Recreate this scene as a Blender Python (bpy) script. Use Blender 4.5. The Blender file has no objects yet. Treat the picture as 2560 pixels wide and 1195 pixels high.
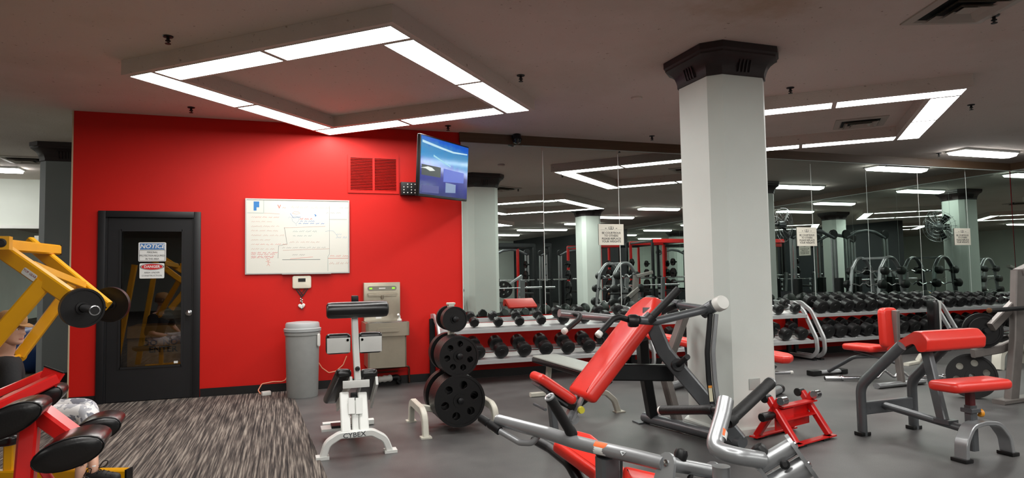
LAMP = 23.0
EXPO = 0.0
import bpy, bmesh, math, random
from mathutils import Vector, Matrix, Quaternion
random.seed(7)
PI = math.pi
SC = bpy.context.scene
COL = SC.collection
V = Vector

# ------------------------------------------------------------------ camera
IMG_W, IMG_H, FPX = 2560.0, 1195.0, 1634.15
CAM = V((0, 0, 1.35))
R_ = V((0.94383, -0.32990, -0.01720)).normalized()
F_ = V((0.32964, 0.94253, 0.05408)).normalized()
R_ = (R_ - F_ * R_.dot(F_)).normalized()
U_ = R_.cross(F_)
FH = V((F_.x, F_.y, 0)).normalized()
WY = 8.36          # front face of the back wall
CEIL = 3.249
RX = 12.78         # face of the right wall

def ray(px, py):
    return F_ + (R_ * (px - IMG_W / 2) - U_ * (py - IMG_H / 2)) / FPX
def P(px, py, d):            # the place seen at px,py at horizontal distance d in front of the lens
    v = ray(px, py)
    return CAM + v * (d / v.dot(FH))
def PZ(px, py, z=0.0):
    v = ray(px, py)
    return CAM + v * ((z - CAM.z) / v.z)
def PY(px, py, y):
    v = ray(px, py)
    return CAM + v * (y / v.y)
def PX(px, py, x):
    v = ray(px, py)
    return CAM + v * (x / v.x)

cam_d = bpy.data.cameras.new('camera')
cam_d.sensor_width = 36.0
cam_d.lens = FPX / IMG_W * 36.0
cam_d.clip_start = 0.02
cam_d.clip_end = 200
cam_o = bpy.data.objects.new('camera', cam_d)
COL.objects.link(cam_o)
m = Matrix((R_, U_, -F_)).transposed().to_4x4()
m.translation = CAM
cam_o.matrix_world = m
SC.camera = cam_o

# ------------------------------------------------------------------ materials
def lin(c):
    out = []
    for v in c[:3]:
        v = v / 255.0
        out.append(v / 12.92 if v <= 0.04045 else ((v + 0.055) / 1.055) ** 2.4)
    return (out[0], out[1], out[2], 1.0)

MATS = {}
def mat(name, rgb, rough=0.5, metal=0.0, var=0.0, vscale=8.0, bump=0.0, bscale=60.0, coat=0.0, spec=0.5, emit=None, estr=0.0):
    if name in MATS:
        return MATS[name]
    m = bpy.data.materials.new(name)
    m.use_nodes = True
    nt = m.node_tree
    b = nt.nodes['Principled BSDF']
    c = lin(rgb)
    b.inputs['Base Color'].default_value = c
    b.inputs['Roughness'].default_value = rough
    b.inputs['Metallic'].default_value = metal
    b.inputs['Specular IOR Level'].default_value = spec
    if coat:
        b.inputs['Coat Weight'].default_value = coat
        b.inputs['Coat Roughness'].default_value = 0.15
    tc = None
    if var or bump:
        tc = nt.nodes.new('ShaderNodeTexCoord')
    if var:
        n = nt.nodes.new('ShaderNodeTexNoise')
        n.inputs['Scale'].default_value = vscale
        n.inputs['Detail'].default_value = 5
        nt.links.new(tc.outputs['Object'], n.inputs['Vector'])
        r = nt.nodes.new('ShaderNodeValToRGB')
        r.color_ramp.elements[0].position = 0.3
        r.color_ramp.elements[1].position = 0.7
        r.color_ramp.elements[0].color = (c[0] * (1 - var), c[1] * (1 - var), c[2] * (1 - var), 1)
        r.color_ramp.elements[1].color = (min(1, c[0] * (1 + var)), min(1, c[1] * (1 + var)), min(1, c[2] * (1 + var)), 1)
        nt.links.new(n.outputs['Fac'], r.inputs['Fac'])
        nt.links.new(r.outputs['Color'], b.inputs['Base Color'])
    if bump:
        n2 = nt.nodes.new('ShaderNodeTexNoise')
        n2.inputs['Scale'].default_value = bscale
        n2.inputs['Detail'].default_value = 4
        nt.links.new(tc.outputs['Object'], n2.inputs['Vector'])
        bp = nt.nodes.new('ShaderNodeBump')
        bp.inputs['Strength'].default_value = bump
        bp.inputs['Distance'].default_value = 0.01
        nt.links.new(n2.outputs['Fac'], bp.inputs['Height'])
        nt.links.new(bp.outputs['Normal'], b.inputs['Normal'])
    if emit:
        b.inputs['Emission Color'].default_value = lin(emit)
        b.inputs['Emission Strength'].default_value = estr
    MATS[name] = m
    return m

def node_mat(name):
    m = bpy.data.materials.new(name)
    m.use_nodes = True
    MATS[name] = m
    return m, m.node_tree, m.node_tree.nodes['Principled BSDF']

# ------------------------------------------------------------------ mesh building
def frame(axis, up=V((0, 0, 1))):
    a = V(axis).normalized()
    u = V(up)
    s = a.cross(u)
    if s.length < 1e-4:
        u = V((0, 1, 0)) if abs(a.y) < 0.9 else V((1, 0, 0))
        s = a.cross(u)
    s.normalize()
    return a, s, s.cross(a).normalized()

def fillet(pts, r, n=5):
    pts = [V(p) for p in pts]
    if r <= 0 or len(pts) < 3:
        return pts
    out = [pts[0]]
    for i in range(1, len(pts) - 1):
        a, b, c = pts[i - 1], pts[i], pts[i + 1]
        u, w = (a - b), (c - b)
        lu, lw = u.length, w.length
        if lu < 1e-6 or lw < 1e-6:
            continue
        u, w = u / lu, w / lw
        ang = u.angle(w, 0)
        if ang > PI - 0.05:
            out.append(b)
            continue
        t = min(r / max(math.tan(ang / 2), 1e-3), lu * 0.48, lw * 0.48)
        for k in range(n + 1):
            s = k / n
            out.append((b + u * t) * (1 - s) ** 2 + b * 2 * s * (1 - s) + (b + w * t) * s ** 2)
    out.append(pts[-1])
    return out

ORIG = {}
class MB:
    def __init__(self):
        self.bm = bmesh.new()
        self.mi = 0
    def _f(self, vs):
        try:
            f = self.bm.faces.new(vs)
            f.material_index = self.mi
            f.smooth = True
            return f
        except ValueError:
            return None
    def loops(self, rings, closed=True, cap=True):
        rv = [[self.bm.verts.new(p) for p in r] for r in rings]
        n = len(rv[0])
        for a, b in zip(rv[:-1], rv[1:]):
            for i in range(n if closed else n - 1):
                j = (i + 1) % n
                self._f((a[i], a[j], b[j], b[i]))
        if cap:
            self._f(list(reversed(rv[0])))
            self._f(rv[-1])
        return self
    def sweep(self, pts, prof, up=V((0, 0, 1)), scale=None):
        pts = [V(p) for p in pts]
        rings = []
        ps = None
        for i, p in enumerate(pts):
            if i == 0:
                t = pts[1] - pts[0]
            elif i == len(pts) - 1:
                t = pts[-1] - pts[-2]
            else:
                t = (pts[i + 1] - p).normalized() + (p - pts[i - 1]).normalized()
            a, s, u = frame(t, up)
            if ps is not None and s.dot(ps) < 0 and abs(s.dot(ps)) > 0.3:
                s, u = -s, -u
            ps = s
            k = scale[i] if scale else 1.0
            rings.append([p + s * x * k + u * y * k for x, y in prof])
        return self.loops(rings)
    def tube(self, pts, r, seg=10, fil=0.0, up=V((0, 0, 1)), n=5, rs=None):
        pts = fillet(pts, fil, n)
        prof = [(math.cos(2 * PI * k / seg) * r, math.sin(2 * PI * k / seg) * r) for k in range(seg)]
        return self.sweep(pts, prof, up, rs)
    def oval(self, pts, w, h, seg=14, fil=0.0, up=V((0, 0, 1)), n=5):
        pts = fillet(pts, fil, n)
        prof = [(math.cos(2 * PI * k / seg) * w / 2, math.sin(2 * PI * k / seg) * h / 2) for k in range(seg)]
        return self.sweep(pts, prof, up)
    def bar(self, pts, w, h, fil=0.0, up=V((0, 0, 1)), bev=None, n=5):
        pts = fillet(pts, fil, n)
        b = min(w, h) * 0.14 if bev is None else bev
        x, y = w / 2, h / 2
        prof = [(-x + b, -y), (x - b, -y), (x, -y + b), (x, y - b), (x - b, y), (-x + b, y), (-x, y - b), (-x, -y + b)]
        return self.sweep(pts, prof, up)
    def box(self, lo, hi, bev=0.0):
        lo, hi = V(lo), V(hi)
        c = (lo + hi) / 2
        s = hi - lo
        return self.obox(c, s, Matrix.Identity(3), bev)
    def obox(self, c, s, rot=None, bev=0.0):
        c, s = V(c), V(s)
        rot = rot if rot is not None else Matrix.Identity(3)
        if bev <= 0:
            vs = [self.bm.verts.new(c + rot @ V((s.x / 2 * a, s.y / 2 * b, s.z / 2 * d))) for a in (-1, 1) for b in (-1, 1) for d in (-1, 1)]
            for q in ((0, 1, 3, 2), (4, 6, 7, 5), (0, 4, 5, 1), (2, 3, 7, 6), (0, 2, 6, 4), (1, 5, 7, 3)):
                self._f([vs[i] for i in q])
            return self
        tmp = bmesh.new()
        bmesh.ops.create_cube(tmp, size=1.0)
        for v in tmp.verts:
            v.co = V((v.co.x * s.x, v.co.y * s.y, v.co.z * s.z))
        bmesh.ops.bevel(tmp, geom=list(tmp.edges) + list(tmp.verts), offset=min(bev, min(s) * 0.45), segments=2, affect='EDGES', profile=0.6)
        mp = {v: self.bm.verts.new(c + rot @ v.co) for v in tmp.verts}
        for f in tmp.faces:
            self._f([mp[v] for v in f.verts])
        tmp.free()
        return self
    def lathe(self, prof, o, axis=V((0, 0, 1)), seg=24, cap=True):
        a, s, u = frame(axis, V((0, 0, 1)) if abs(V(axis).normalized().z) < 0.9 else V((0, 1, 0)))
        o = V(o)
        rings = [[o + a * z + (s * math.cos(2 * PI * k / seg) + u * math.sin(2 * PI * k / seg)) * max(r, 1e-4) for k in range(seg)] for r, z in prof]
        return self.loops(rings, cap=cap)
    def prism(self, poly, ext):
        poly = [V(p) for p in poly]
        e = V(ext)
        return self.loops([poly, [p + e for p in poly]])
    def pad(self, M, outline, t, rnd=0.03, crown=0.0, steps=4):
        """cushion: outline (x,y) in the plane of M, thickness t along M's z, soft edges"""
        n = len(outline)
        cx = sum(p[0] for p in outline) / n
        cy = sum(p[1] for p in outline) / n
        rings = []
        r = min(rnd, t / 2)
        prof = []
        for k in range(steps + 1):
            a = PI / 2 * k / steps
            prof.append((r * (1 - math.sin(a)), r * (1 - math.cos(a))))
        for k in range(steps + 1):
            a = PI / 2 * k / steps
            prof.append((r * (1 - math.cos(a)), t - r + r * math.sin(a)))
        # inset by moving along edge normals
        nrm = []
        for i in range(n):
            a, b, c = V(outline[i - 1]), V(outline[i]), V(outline[(i + 1) % n])
            e1, e2 = (b - a), (c - b)
            if e1.length < 1e-9: e1 = e2
            if e2.length < 1e-9: e2 = e1
            n1 = V((-e1.y, e1.x)).normalized()
            n2 = V((-e2.y, e2.x)).normalized()
            q = (n1 + n2)
            q = q.normalized() if q.length > 1e-6 else n1
            nrm.append(q)
        area = sum(outline[i - 1][0] * outline[i][1] - outline[i][0] * outline[i - 1][1] for i in range(n))
        sg = 1 if area > 0 else -1
        for ins, z in prof:
            rings.append([M @ V((outline[i][0] + nrm[i].x * ins * sg, outline[i][1] + nrm[i].y * ins * sg, z)) for i in range(n)])
        if crown:
            for f_, zz in ((0.6, 0.75), (0.2, 1.0)):
                rings.append([M @ V((cx + (outline[i][0] - cx) * f_, cy + (outline[i][1] - cy) * f_, t + crown * zz)) for i in range(n)])
        return self.loops(rings)
    def build(self, name, mats, parent=None, sharp=38, origin=None):
        bm = self.bm
        bmesh.ops.recalc_face_normals(bm, faces=bm.faces)
        me = bpy.data.meshes.new(name)
        off = V((0, 0, 0))
        if parent is not None:
            off = ORIG.get(parent.name, V((0, 0, 0)))
        elif origin is not None:
            off = V(origin)
        for v in bm.verts:
            v.co -= off
        bm.to_mesh(me)
        bm.free()
        for mm in (mats if isinstance(mats, (list, tuple)) else [mats]):
            me.materials.append(mm)
        try:
            me.set_sharp_from_angle(angle=math.radians(sharp))
        except Exception:
            pass
        o = bpy.data.objects.new(name, me)
        COL.objects.link(o)
        if parent is not None:
            o.parent = parent
            ORIG[o.name] = off
        else:
            if origin is not None:
                o.location = off
            ORIG[o.name] = off
        return o

def tag(o, label, cat, group=None, kind=None):
    if label: o['label'] = label
    if cat: o['category'] = cat
    if group: o['group'] = group
    if kind: o['kind'] = kind
    return o
def thing(name, label, cat, loc=(0, 0, 0), group=None):
    o = bpy.data.objects.new(name, None)
    o.empty_display_size = 0.1
    COL.objects.link(o)
    o.location = V(loc)
    ORIG[o.name] = V(loc)
    return tag(o, label, cat, group)
def struct(mb, name, mats, **k):
    o = mb.build(name, mats, **k)
    o['kind'] = 'structure'
    return o
def dup(root, loc=None, label=None, group=None, rot=None):
    r = root.copy()
    COL.objects.link(r)
    if loc is not None: r.location = V(loc)
    if rot is not None: r.rotation_euler = rot
    if label: r['label'] = label
    if group: r['group'] = group
    for ch in root.children:
        c = ch.copy()
        COL.objects.link(c)
        c.parent = r
        for g in ch.children:
            d = g.copy()
            COL.objects.link(d)
            d.parent = c
    return r

def rrect(w, h, r, n=4, cx=0.0, cy=0.0):
    out = []
    for (sx, sy, a0) in ((1, 1, 0), (-1, 1, PI / 2), (-1, -1, PI), (1, -1, 1.5 * PI)):
        for k in range(n + 1):
            a = a0 + PI / 2 * k / n
            out.append((cx + sx * (w / 2 - r) + math.cos(a) * r, cy + sy * (h / 2 - r) + math.sin(a) * r))
    return out
def rpoly(pts, r, n=4):
    """rounded 2-D polygon"""
    p3 = [V((p[0], p[1], 0)) for p in pts]
    m_ = len(p3)
    out = []
    for i in range(m_):
        a, b, c = p3[i - 1], p3[i], p3[(i + 1) % m_]
        f = fillet([a, b, c], r, n)
        out += [(q.x, q.y) for q in f[1:-1]]
    return out
def basis(o, x, y):
    """4x4 with origin o, x axis x, y axis near y, z = x cross y"""
    x = V(x).normalized()
    y = V(y)
    z = x.cross(y).normalized()
    y = z.cross(x)
    M = Matrix((x, y, z)).transposed().to_4x4()
    M.translation = V(o)
    return M

def text(name, s, size, M, mt, parent=None, ext=0.0006, align='CENTER', bold=0.0, sx=1.0, space=1.0, shear=0.0):
    cu = bpy.data.curves.new(name, 'FONT')
    cu.body = s
    cu.size = size
    cu.align_x = align
    cu.align_y = 'CENTER'
    cu.extrude = ext
    cu.offset = bold
    cu.shear = shear
    cu.space_line = space
    cu.resolution_u = 2
    to = bpy.data.objects.new(name, cu)
    COL.objects.link(to)
    dg = bpy.context.evaluated_depsgraph_get()
    me = bpy.data.meshes.new_from_object(to.evaluated_get(dg))
    COL.objects.unlink(to)
    bpy.data.objects.remove(to)
    bpy.data.curves.remove(cu)
    me.name = name
    off = ORIG.get(parent.name, V((0, 0, 0))) if parent is not None else V((0, 0, 0))
    S = Matrix.Diagonal((sx, 1, 1, 1))
    me.transform(Matrix.Translation(-off) @ M @ S)
    me.materials.clear()
    me.materials.append(mt)
    o = bpy.data.objects.new(name, me)
    COL.objects.link(o)
    if parent is not None:
        o.parent = parent
        ORIG[o.name] = off
    return o

ORD = ['first', 'second', 'third', 'fourth', 'fifth', 'sixth', 'seventh', 'eighth', 'ninth', 'tenth', 'eleventh', 'twelfth', 'thirteenth', 'fourteenth']

# shared materials
M_WHITE = mat('white_paint', (222, 224, 220), 0.35, var=0.04, vscale=6)
M_CREAM = mat('cream_paint', (205, 203, 190), 0.4, var=0.06, vscale=9)
M_SILVER = mat('silver_paint', (150, 152, 154), 0.32, 0.55, var=0.06, vscale=10, coat=0.3)
M_GREY = mat('grey_metal_paint', (88, 91, 94), 0.38, 0.35, var=0.08, vscale=12, coat=0.2)
M_TAUPE = mat('taupe_metal', (128, 122, 118), 0.42, 0.3, var=0.1, vscale=9)
M_DARK = mat('dark_steel', (22, 23, 25), 0.4, 0.3)
M_BLACK = mat('black_plastic', (9, 9, 10), 0.42)
M_GRIP = mat('black_foam_grip', (6, 6, 7), 0.55, bump=0.15, bscale=90)
M_RUB = mat('black_rubber', (8, 8, 9), 0.42, var=0.15, vscale=20)
M_VINYL = mat('black_vinyl', (10, 9, 10), 0.3, bump=0.05, bscale=120, coat=0.25)
M_REDV = mat('red_vinyl', (222, 48, 36), 0.36, var=0.03, vscale=12, bump=0.04, bscale=140, coat=0.15)
M_GREYV = mat('grey_vinyl', (158, 163, 156), 0.42, bump=0.05, bscale=120)
M_CHROME = mat('chrome', (205, 206, 208), 0.16, 1.0)
M_STEEL = mat('brushed_steel', (165, 158, 145), 0.3, 0.85, var=0.04, vscale=30)
M_IRON = mat('black_iron', (12, 11, 12), 0.4, 0.2, var=0.12, vscale=25)
M_REDP = mat('red_enamel', (212, 24, 22), 0.32, var=0.05, vscale=10, coat=0.35)
M_YEL = mat('yellow_enamel', (232, 166, 10), 0.34, var=0.04, vscale=8, coat=0.3)
M_CAP = mat('white_cap', (228, 228, 222), 0.4)
# ------------------------------------------------------------------ the room
def wall_paint(name, rgb, var=0.05, rough=0.55, spec=0.35):
    return mat(name, rgb, rough, var=var, vscale=1.3, bump=0.06, bscale=220, spec=spec)
M_REDW = wall_paint('red_wall_paint', (204, 20, 8))
M_GRW = wall_paint('pale_wall_paint', (222, 228, 220))
M_DKW = wall_paint('charcoal_wall_paint', (38, 40, 44))
M_COLP = wall_paint('pale_grey_column_paint', (222, 228, 222))
M_COLG = wall_paint('grey_column_paint', (136, 142, 144))
M_BASE = mat('black_baseboard', (16, 16, 17), 0.45)
M_CAPI = mat('dark_brown_plaster', (40, 27, 28), 0.5, var=0.1, vscale=10)
M_WOOD, nt, b = node_mat('brown_wood_trim')
tc = nt.nodes.new('ShaderNodeTexCoord'); mp = nt.nodes.new('ShaderNodeMapping'); mp.inputs['Scale'].default_value = (0.6, 14, 14)
n = nt.nodes.new('ShaderNodeTexNoise'); n.inputs['Scale'].default_value = 4; n.inputs['Detail'].default_value = 6
r = nt.nodes.new('ShaderNodeValToRGB'); r.color_ramp.elements[0].color = lin((70, 50, 34)); r.color_ramp.elements[1].color = lin((104, 80, 58))
nt.links.new(tc.outputs['Object'], mp.inputs['Vector']); nt.links.new(mp.outputs['Vector'], n.inputs['Vector']); nt.links.new(n.outputs['Fac'], r.inputs['Fac']); nt.links.new(r.outputs['Color'], b.inputs['Base Color'])
b.inputs['Roughness'].default_value = 0.5

# rubber floor: near-black, worn lighter in broad patches, fine flecks
M_FLOOR, nt, b = node_mat('black_rubber_floor')
tc = nt.nodes.new('ShaderNodeTexCoord')
n1 = nt.nodes.new('ShaderNodeTexNoise'); n1.inputs['Scale'].default_value = 0.9; n1.inputs['Detail'].default_value = 6; n1.inputs['Roughness'].default_value = 0.62
n2 = nt.nodes.new('ShaderNodeTexNoise'); n2.inputs['Scale'].default_value = 180; n2.inputs['Detail'].default_value = 2
r1 = nt.nodes.new('ShaderNodeValToRGB'); r1.color_ramp.elements[0].position = 0.32; r1.color_ramp.elements[1].position = 0.72
r1.color_ramp.elements[0].color = lin((66, 65, 66)); r1.color_ramp.elements[1].color = lin((104, 103, 101))
r2 = nt.nodes.new('ShaderNodeValToRGB'); r2.color_ramp.elements[0].position = 0.3; r2.color_ramp.elements[1].position = 0.75
r2.color_ramp.elements[0].color = (0.75, 0.75, 0.75, 1); r2.color_ramp.elements[1].color = (1.25, 1.25, 1.25, 1)
mx = nt.nodes.new('ShaderNodeMix'); mx.data_type = 'RGBA'; mx.blend_type = 'MULTIPLY'; mx.inputs['Factor'].default_value = 1.0
nt.links.new(tc.outputs['Object'], n1.inputs['Vector']); nt.links.new(tc.outputs['Object'], n2.inputs['Vector'])
nt.links.new(n1.outputs['Fac'], r1.inputs['Fac']); nt.links.new(n2.outputs['Fac'], r2.inputs['Fac'])
nt.links.new(r1.outputs['Color'], mx.inputs[6]); nt.links.new(r2.outputs['Color'], mx.inputs[7]); nt.links.new(mx.outputs[2], b.inputs['Base Color'])
rr = nt.nodes.new('ShaderNodeMapRange'); rr.inputs['To Min'].default_value = 0.36; rr.inputs['To Max'].default_value = 0.56
nt.links.new(n1.outputs['Fac'], rr.inputs['Value']); nt.links.new(rr.outputs['Result'], b.inputs['Roughness'])
b.inputs['Specular IOR Level'].default_value = 0.4

# carpet tiles: long streaks running towards the back wall
M_CARPET, nt, b = node_mat('streaked_carpet')
tc = nt.nodes.new('ShaderNodeTexCoord')
def streak(sx, sy, det):
    mp = nt.nodes.new('ShaderNodeMapping'); mp.inputs['Scale'].default_value = (sx, sy, 1)
    n = nt.nodes.new('ShaderNodeTexNoise'); n.inputs['Scale'].default_value = 1.0; n.inputs['Detail'].default_value = det; n.inputs['Roughness'].default_value = 0.6
    nt.links.new(tc.outputs['Object'], mp.inputs['Vector']); nt.links.new(mp.outputs['Vector'], n.inputs['Vector'])
    return n
a1 = streak(62, 1.5, 2); a2 = streak(170, 5, 2)
ad = nt.nodes.new('ShaderNodeMath'); ad.operation = 'MULTIPLY_ADD'; ad.inputs[1].default_value = 0.35
nt.links.new(a2.outputs['Fac'], ad.inputs[0]); nt.links.new(a1.outputs['Fac'], ad.inputs[2])
rp = nt.nodes.new('ShaderNodeValToRGB'); rp.color_ramp.interpolation = 'LINEAR'
rp.color_ramp.elements[0].position = 0.5; rp.color_ramp.elements[0].color = lin((46, 44, 44))
rp.color_ramp.elements[1].position = 0.86; rp.color_ramp.elements[1].color = lin((150, 142, 132))
e = rp.color_ramp.elements.new(0.66); e.color = lin((84, 78, 74))
e = rp.color_ramp.elements.new(0.72); e.color = lin((108, 100, 94))
nt.links.new(ad.outputs['Value'], rp.inputs['Fac']); nt.links.new(rp.outputs['Color'], b.inputs['Base Color'])
b.inputs['Roughness'].default_value = 0.95; b.inputs['Specular IOR Level'].default_value = 0.1

# ceiling: brown-grey textured plaster with water stains
M_CEIL, nt, b = node_mat('taupe_ceiling_plaster')
tc = nt.nodes.new('ShaderNodeTexCoord')
n1 = nt.nodes.new('ShaderNodeTexNoise'); n1.inputs['Scale'].default_value = 0.45; n1.inputs['Detail'].default_value = 7; n1.inputs['Roughness'].default_value = 0.6
n2 = nt.nodes.new('ShaderNodeTexNoise'); n2.inputs['Scale'].default_value = 55; n2.inputs['Detail'].default_value = 4
r1 = nt.nodes.new('ShaderNodeValToRGB')
r1.color_ramp.elements[0].position = 0.28; r1.color_ramp.elements[0].color = lin((184, 164, 144))
r1.color_ramp.elements[1].position = 0.5; r1.color_ramp.elements[1].color = lin((216, 205, 197))
e = r1.color_ramp.elements.new(0.36); e.color = lin((206, 194, 184))
bp = nt.nodes.new('ShaderNodeBump'); bp.inputs['Strength'].default_value = 0.35; bp.inputs['Distance'].default_value = 0.01
nt.links.new(tc.outputs['Object'], n1.inputs['Vector']); nt.links.new(tc.outputs['Object'], n2.inputs['Vector'])
n3 = nt.nodes.new('ShaderNodeTexNoise'); n3.inputs['Scale'].default_value = 24; n3.inputs['Detail'].default_value = 3
r3 = nt.nodes.new('ShaderNodeValToRGB'); r3.color_ramp.elements[0].position = 0.25; r3.color_ramp.elements[0].color = (0.5, 0.45, 0.4, 1); r3.color_ramp.elements[1].position = 0.33; r3.color_ramp.elements[1].color = (1, 1, 1, 1)
mx3 = nt.nodes.new('ShaderNodeMix'); mx3.data_type = 'RGBA'; mx3.blend_type = 'MULTIPLY'; mx3.inputs['Factor'].default_value = 1.0
nt.links.new(tc.outputs['Object'], n3.inputs['Vector']); nt.links.new(n3.outputs['Fac'], r3.inputs['Fac'])
nt.links.new(n1.outputs['Fac'], r1.inputs['Fac']); nt.links.new(r1.outputs['Color'], mx3.inputs[6]); nt.links.new(r3.outputs['Color'], mx3.inputs[7]); nt.links.new(mx3.outputs[2], b.inputs['Base Color'])
nt.links.new(n2.outputs['Fac'], bp.inputs['Height']); nt.links.new(bp.outputs['Normal'], b.inputs['Normal'])
b.inputs['Roughness'].default_value = 0.9

M_MIRROR, nt, b = node_mat('green_tinted_mirror')
b.inputs['Base Color'].default_value = (0.66, 0.74, 0.70, 1); b.inputs['Metallic'].default_value = 1.0; b.inputs['Roughness'].default_value = 0.0
M_MEDGE = mat('polished_mirror_edge', (214, 226, 220), 0.25)
M_LAMP, nt, b = node_mat('lit_diffuser')
b.inputs['Base Color'].default_value = (0.9, 0.9, 0.9, 1)
b.inputs['Emission Color'].default_value = (1.0, 0.985, 0.95, 1); b.inputs['Emission Strength'].default_value = LAMP

X0, X1, Y0, Y1 = -9.0, RX, -16.0, 14.2
struct(MB().box((X0 - .2, Y0 - .2, -0.1), (X1 + .2, Y1 + .2, 0)), 'floor', M_FLOOR)
edge = [PZ(735, 993), PZ(762, 1060), PZ(800, 1150), PZ(818, 1195)]
ex = [(p.x, p.y) for p in edge]
dx = (ex[-1][0] - ex[-2][0]) / (ex[-1][1] - ex[-2][1])
poly = [(X0, Y0)] + [(0.42, Y0)] + [(0.42, 2.0)] + list(reversed(ex)) + [(0.12, WY), (-2.2, WY), (-2.2, Y1), (X0, Y1)]
mb = MB(); mb.prism([(x, y, 0.0005) for x, y in poly], (0, 0, 0.006)); struct(mb, 'floor_carpet', M_CARPET)
struct(MB().box((X0 - .2, Y0 - .2, CEIL), (X1 + .2, Y1 + .2, CEIL + 0.12)), 'ceiling', M_CEIL)

# back wall: red, with the doorway cut out
DX0, DX1, DZ = -1.90, -0.955, 2.10
mb = MB()
mb.box((-2.2, WY, 0), (DX0, WY + .14, CEIL)); mb.box((DX1, WY, 0), (RX + .14, WY + .14, CEIL)); mb.box((DX0, WY, DZ), (DX1, WY + .14, CEIL))
struct(mb, 'wall_back', M_REDW)
# store room behind the door
mb = MB(); mb.box((-2.18, WY + .14, -.02), (-2.14, WY + 2.2, 2.7)); mb.box((-.4, WY + .14, -.02), (-.36, WY + 2.2, 2.7)); mb.box((-2.18, WY + 2.2, -.02), (-.36, WY + 2.24, 2.7)); mb.box((-2.18, WY + .14, 2.66), (-.36, WY + 2.2, 2.7))
struct(mb, 'wall_storeroom', M_DKW)
mb = MB(); mb.box((-2.2, WY + .14, 0), (-2.185, Y1, CEIL)); struct(mb, 'wall_passage', M_GRW)
mb = MB(); mb.box((RX, Y0, 0), (RX + .14, WY, CEIL)); struct(mb, 'wall_right', M_DKW)
mb = MB(); mb.box((X0, Y1, 0), (-2.185, Y1 + .14, CEIL)); struct(mb, 'wall_far', M_GRW)
mb = MB(); mb.box((X0 - .14, Y0, 0), (X0, Y1, CEIL)); struct(mb, 'wall_left', M_GRW)
mb = MB(); mb.box((X0, Y0 - .14, 0), (RX, Y0, CEIL)); struct(mb, 'wall_front', M_GRW)
mb = MB(); mb.box((2.6, -9.0, 0), (2.9, -2.4, CEIL)); struct(mb, 'wall_partition', M_DKW)
mb = MB(); mb.box((-2.2, WY - .012, 0), (DX0 - .05, WY, .1)); mb.box((DX1 + .05, WY - .012, 0), (RX, WY, .1)); struct(mb, 'baseboard_back', M_BASE)
mb = MB(); mb.box((RX - .012, Y0, 0), (RX, WY - .012, .1)); struct(mb, 'baseboard_right', M_BASE)
mb = MB(); mb.box((X0, Y1 - .012, 0), (-2.2, Y1, .1)); struct(mb, 'baseboard_far', M_BASE)
mb = MB(); mb.box((2.2, WY - .035, 3.12), (RX, WY, CEIL)); struct(mb, 'trim_1', M_WOOD)
mb = MB(); mb.box((RX - .035, -9, 3.12), (RX, WY - .035, CEIL)); struct(mb, 'trim_2', M_WOOD)
mb = MB(); mb.box((-2.215, WY - .004, 0), (-2.2, WY + .14, CEIL)); struct(mb, 'trim_3', mat('bare_drywall_edge', (196, 178, 150), 0.7))

# ------------------------------------------------------------------ wall mirrors
n_p = 9
pw = (RX - .015 - 2.215) / n_p
for i in range(n_p):
    x0 = 2.215 + i * pw
    mb = MB()
    mb.box((x0 + .002, WY - .009, .80), (x0 + pw - .002, WY - .0005, 3.118))
    mb.mi = 1
    mb.loops([[V((x0 + .0021, WY - .0091, z)), V((x0 + .009, WY - .0091, z)), V((x0 + .009, WY - .0104, z)), V((x0 + .0021, WY - .0104, z))] for z in (.80, 3.06)])
    o = mb.build('wall_mirror', [M_MIRROR, M_MEDGE], origin=(x0, WY, .80))
    for f in o.data.polygons:
        if f.material_index == 0: f.material_index = 0 if f.normal.y < -.5 else 1
    o.rotation_euler = (math.radians(-.12), 0, math.radians(1.3 if i == 0 else 0))
    if i == 0: o.location.y -= pw * math.sin(math.radians(1.3))
    tag(o, '%s tall mirror panel from the left on the wall behind the dumbbell racks' % ORD[i], 'mirror', 'mirror panels on the back wall')
mb = MB(); mb.box((2.215, WY - .011, 3.108), (RX - .01, WY - .0092, 3.119)); struct(mb, 'trim_4', M_MEDGE)
for i in range(12):
    y1 = WY - .0125 - i * 1.2
    mb = MB()
    mb.box((RX - .009, y1 - 1.2 + .002, .80), (RX - .0005, y1 - .002, 3.118))
    o = mb.build('wall_mirror', [M_MIRROR, M_MEDGE], origin=(RX, y1, .80))
    for f in o.data.polygons:
        f.material_index = 0 if f.normal.x < -.5 else 1
    tag(o, '%s mirror panel from the corner on the right-hand wall, seen by reflection' % ORD[i], 'mirror', 'mirror panels on the right wall')
mb = MB(); mb.box((RX - .011, -6, 3.108), (RX - .0092, WY - .04, 3.119)); struct(mb, 'trim_5', M_MEDGE)
for i in range(3):
    x1 = -2.3 - i * 1.6
    mb = MB(); mb.box((x1 - 1.596, Y1 - .009, .3), (x1, Y1 - .0005, 2.34))
    o = mb.build('wall_mirror', M_MIRROR, origin=(x1, Y1, .3))
    tag(o, '%s low mirror on the far wall left of the red wall, counted from the right' % ORD[i], 'mirror', 'mirrors in the far left room')
mb = MB(); mb.box((-7.2, Y1 - .03, 2.34), (-2.3, Y1, 2.40)); struct(mb, 'trim_6', M_WHITE)

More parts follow.
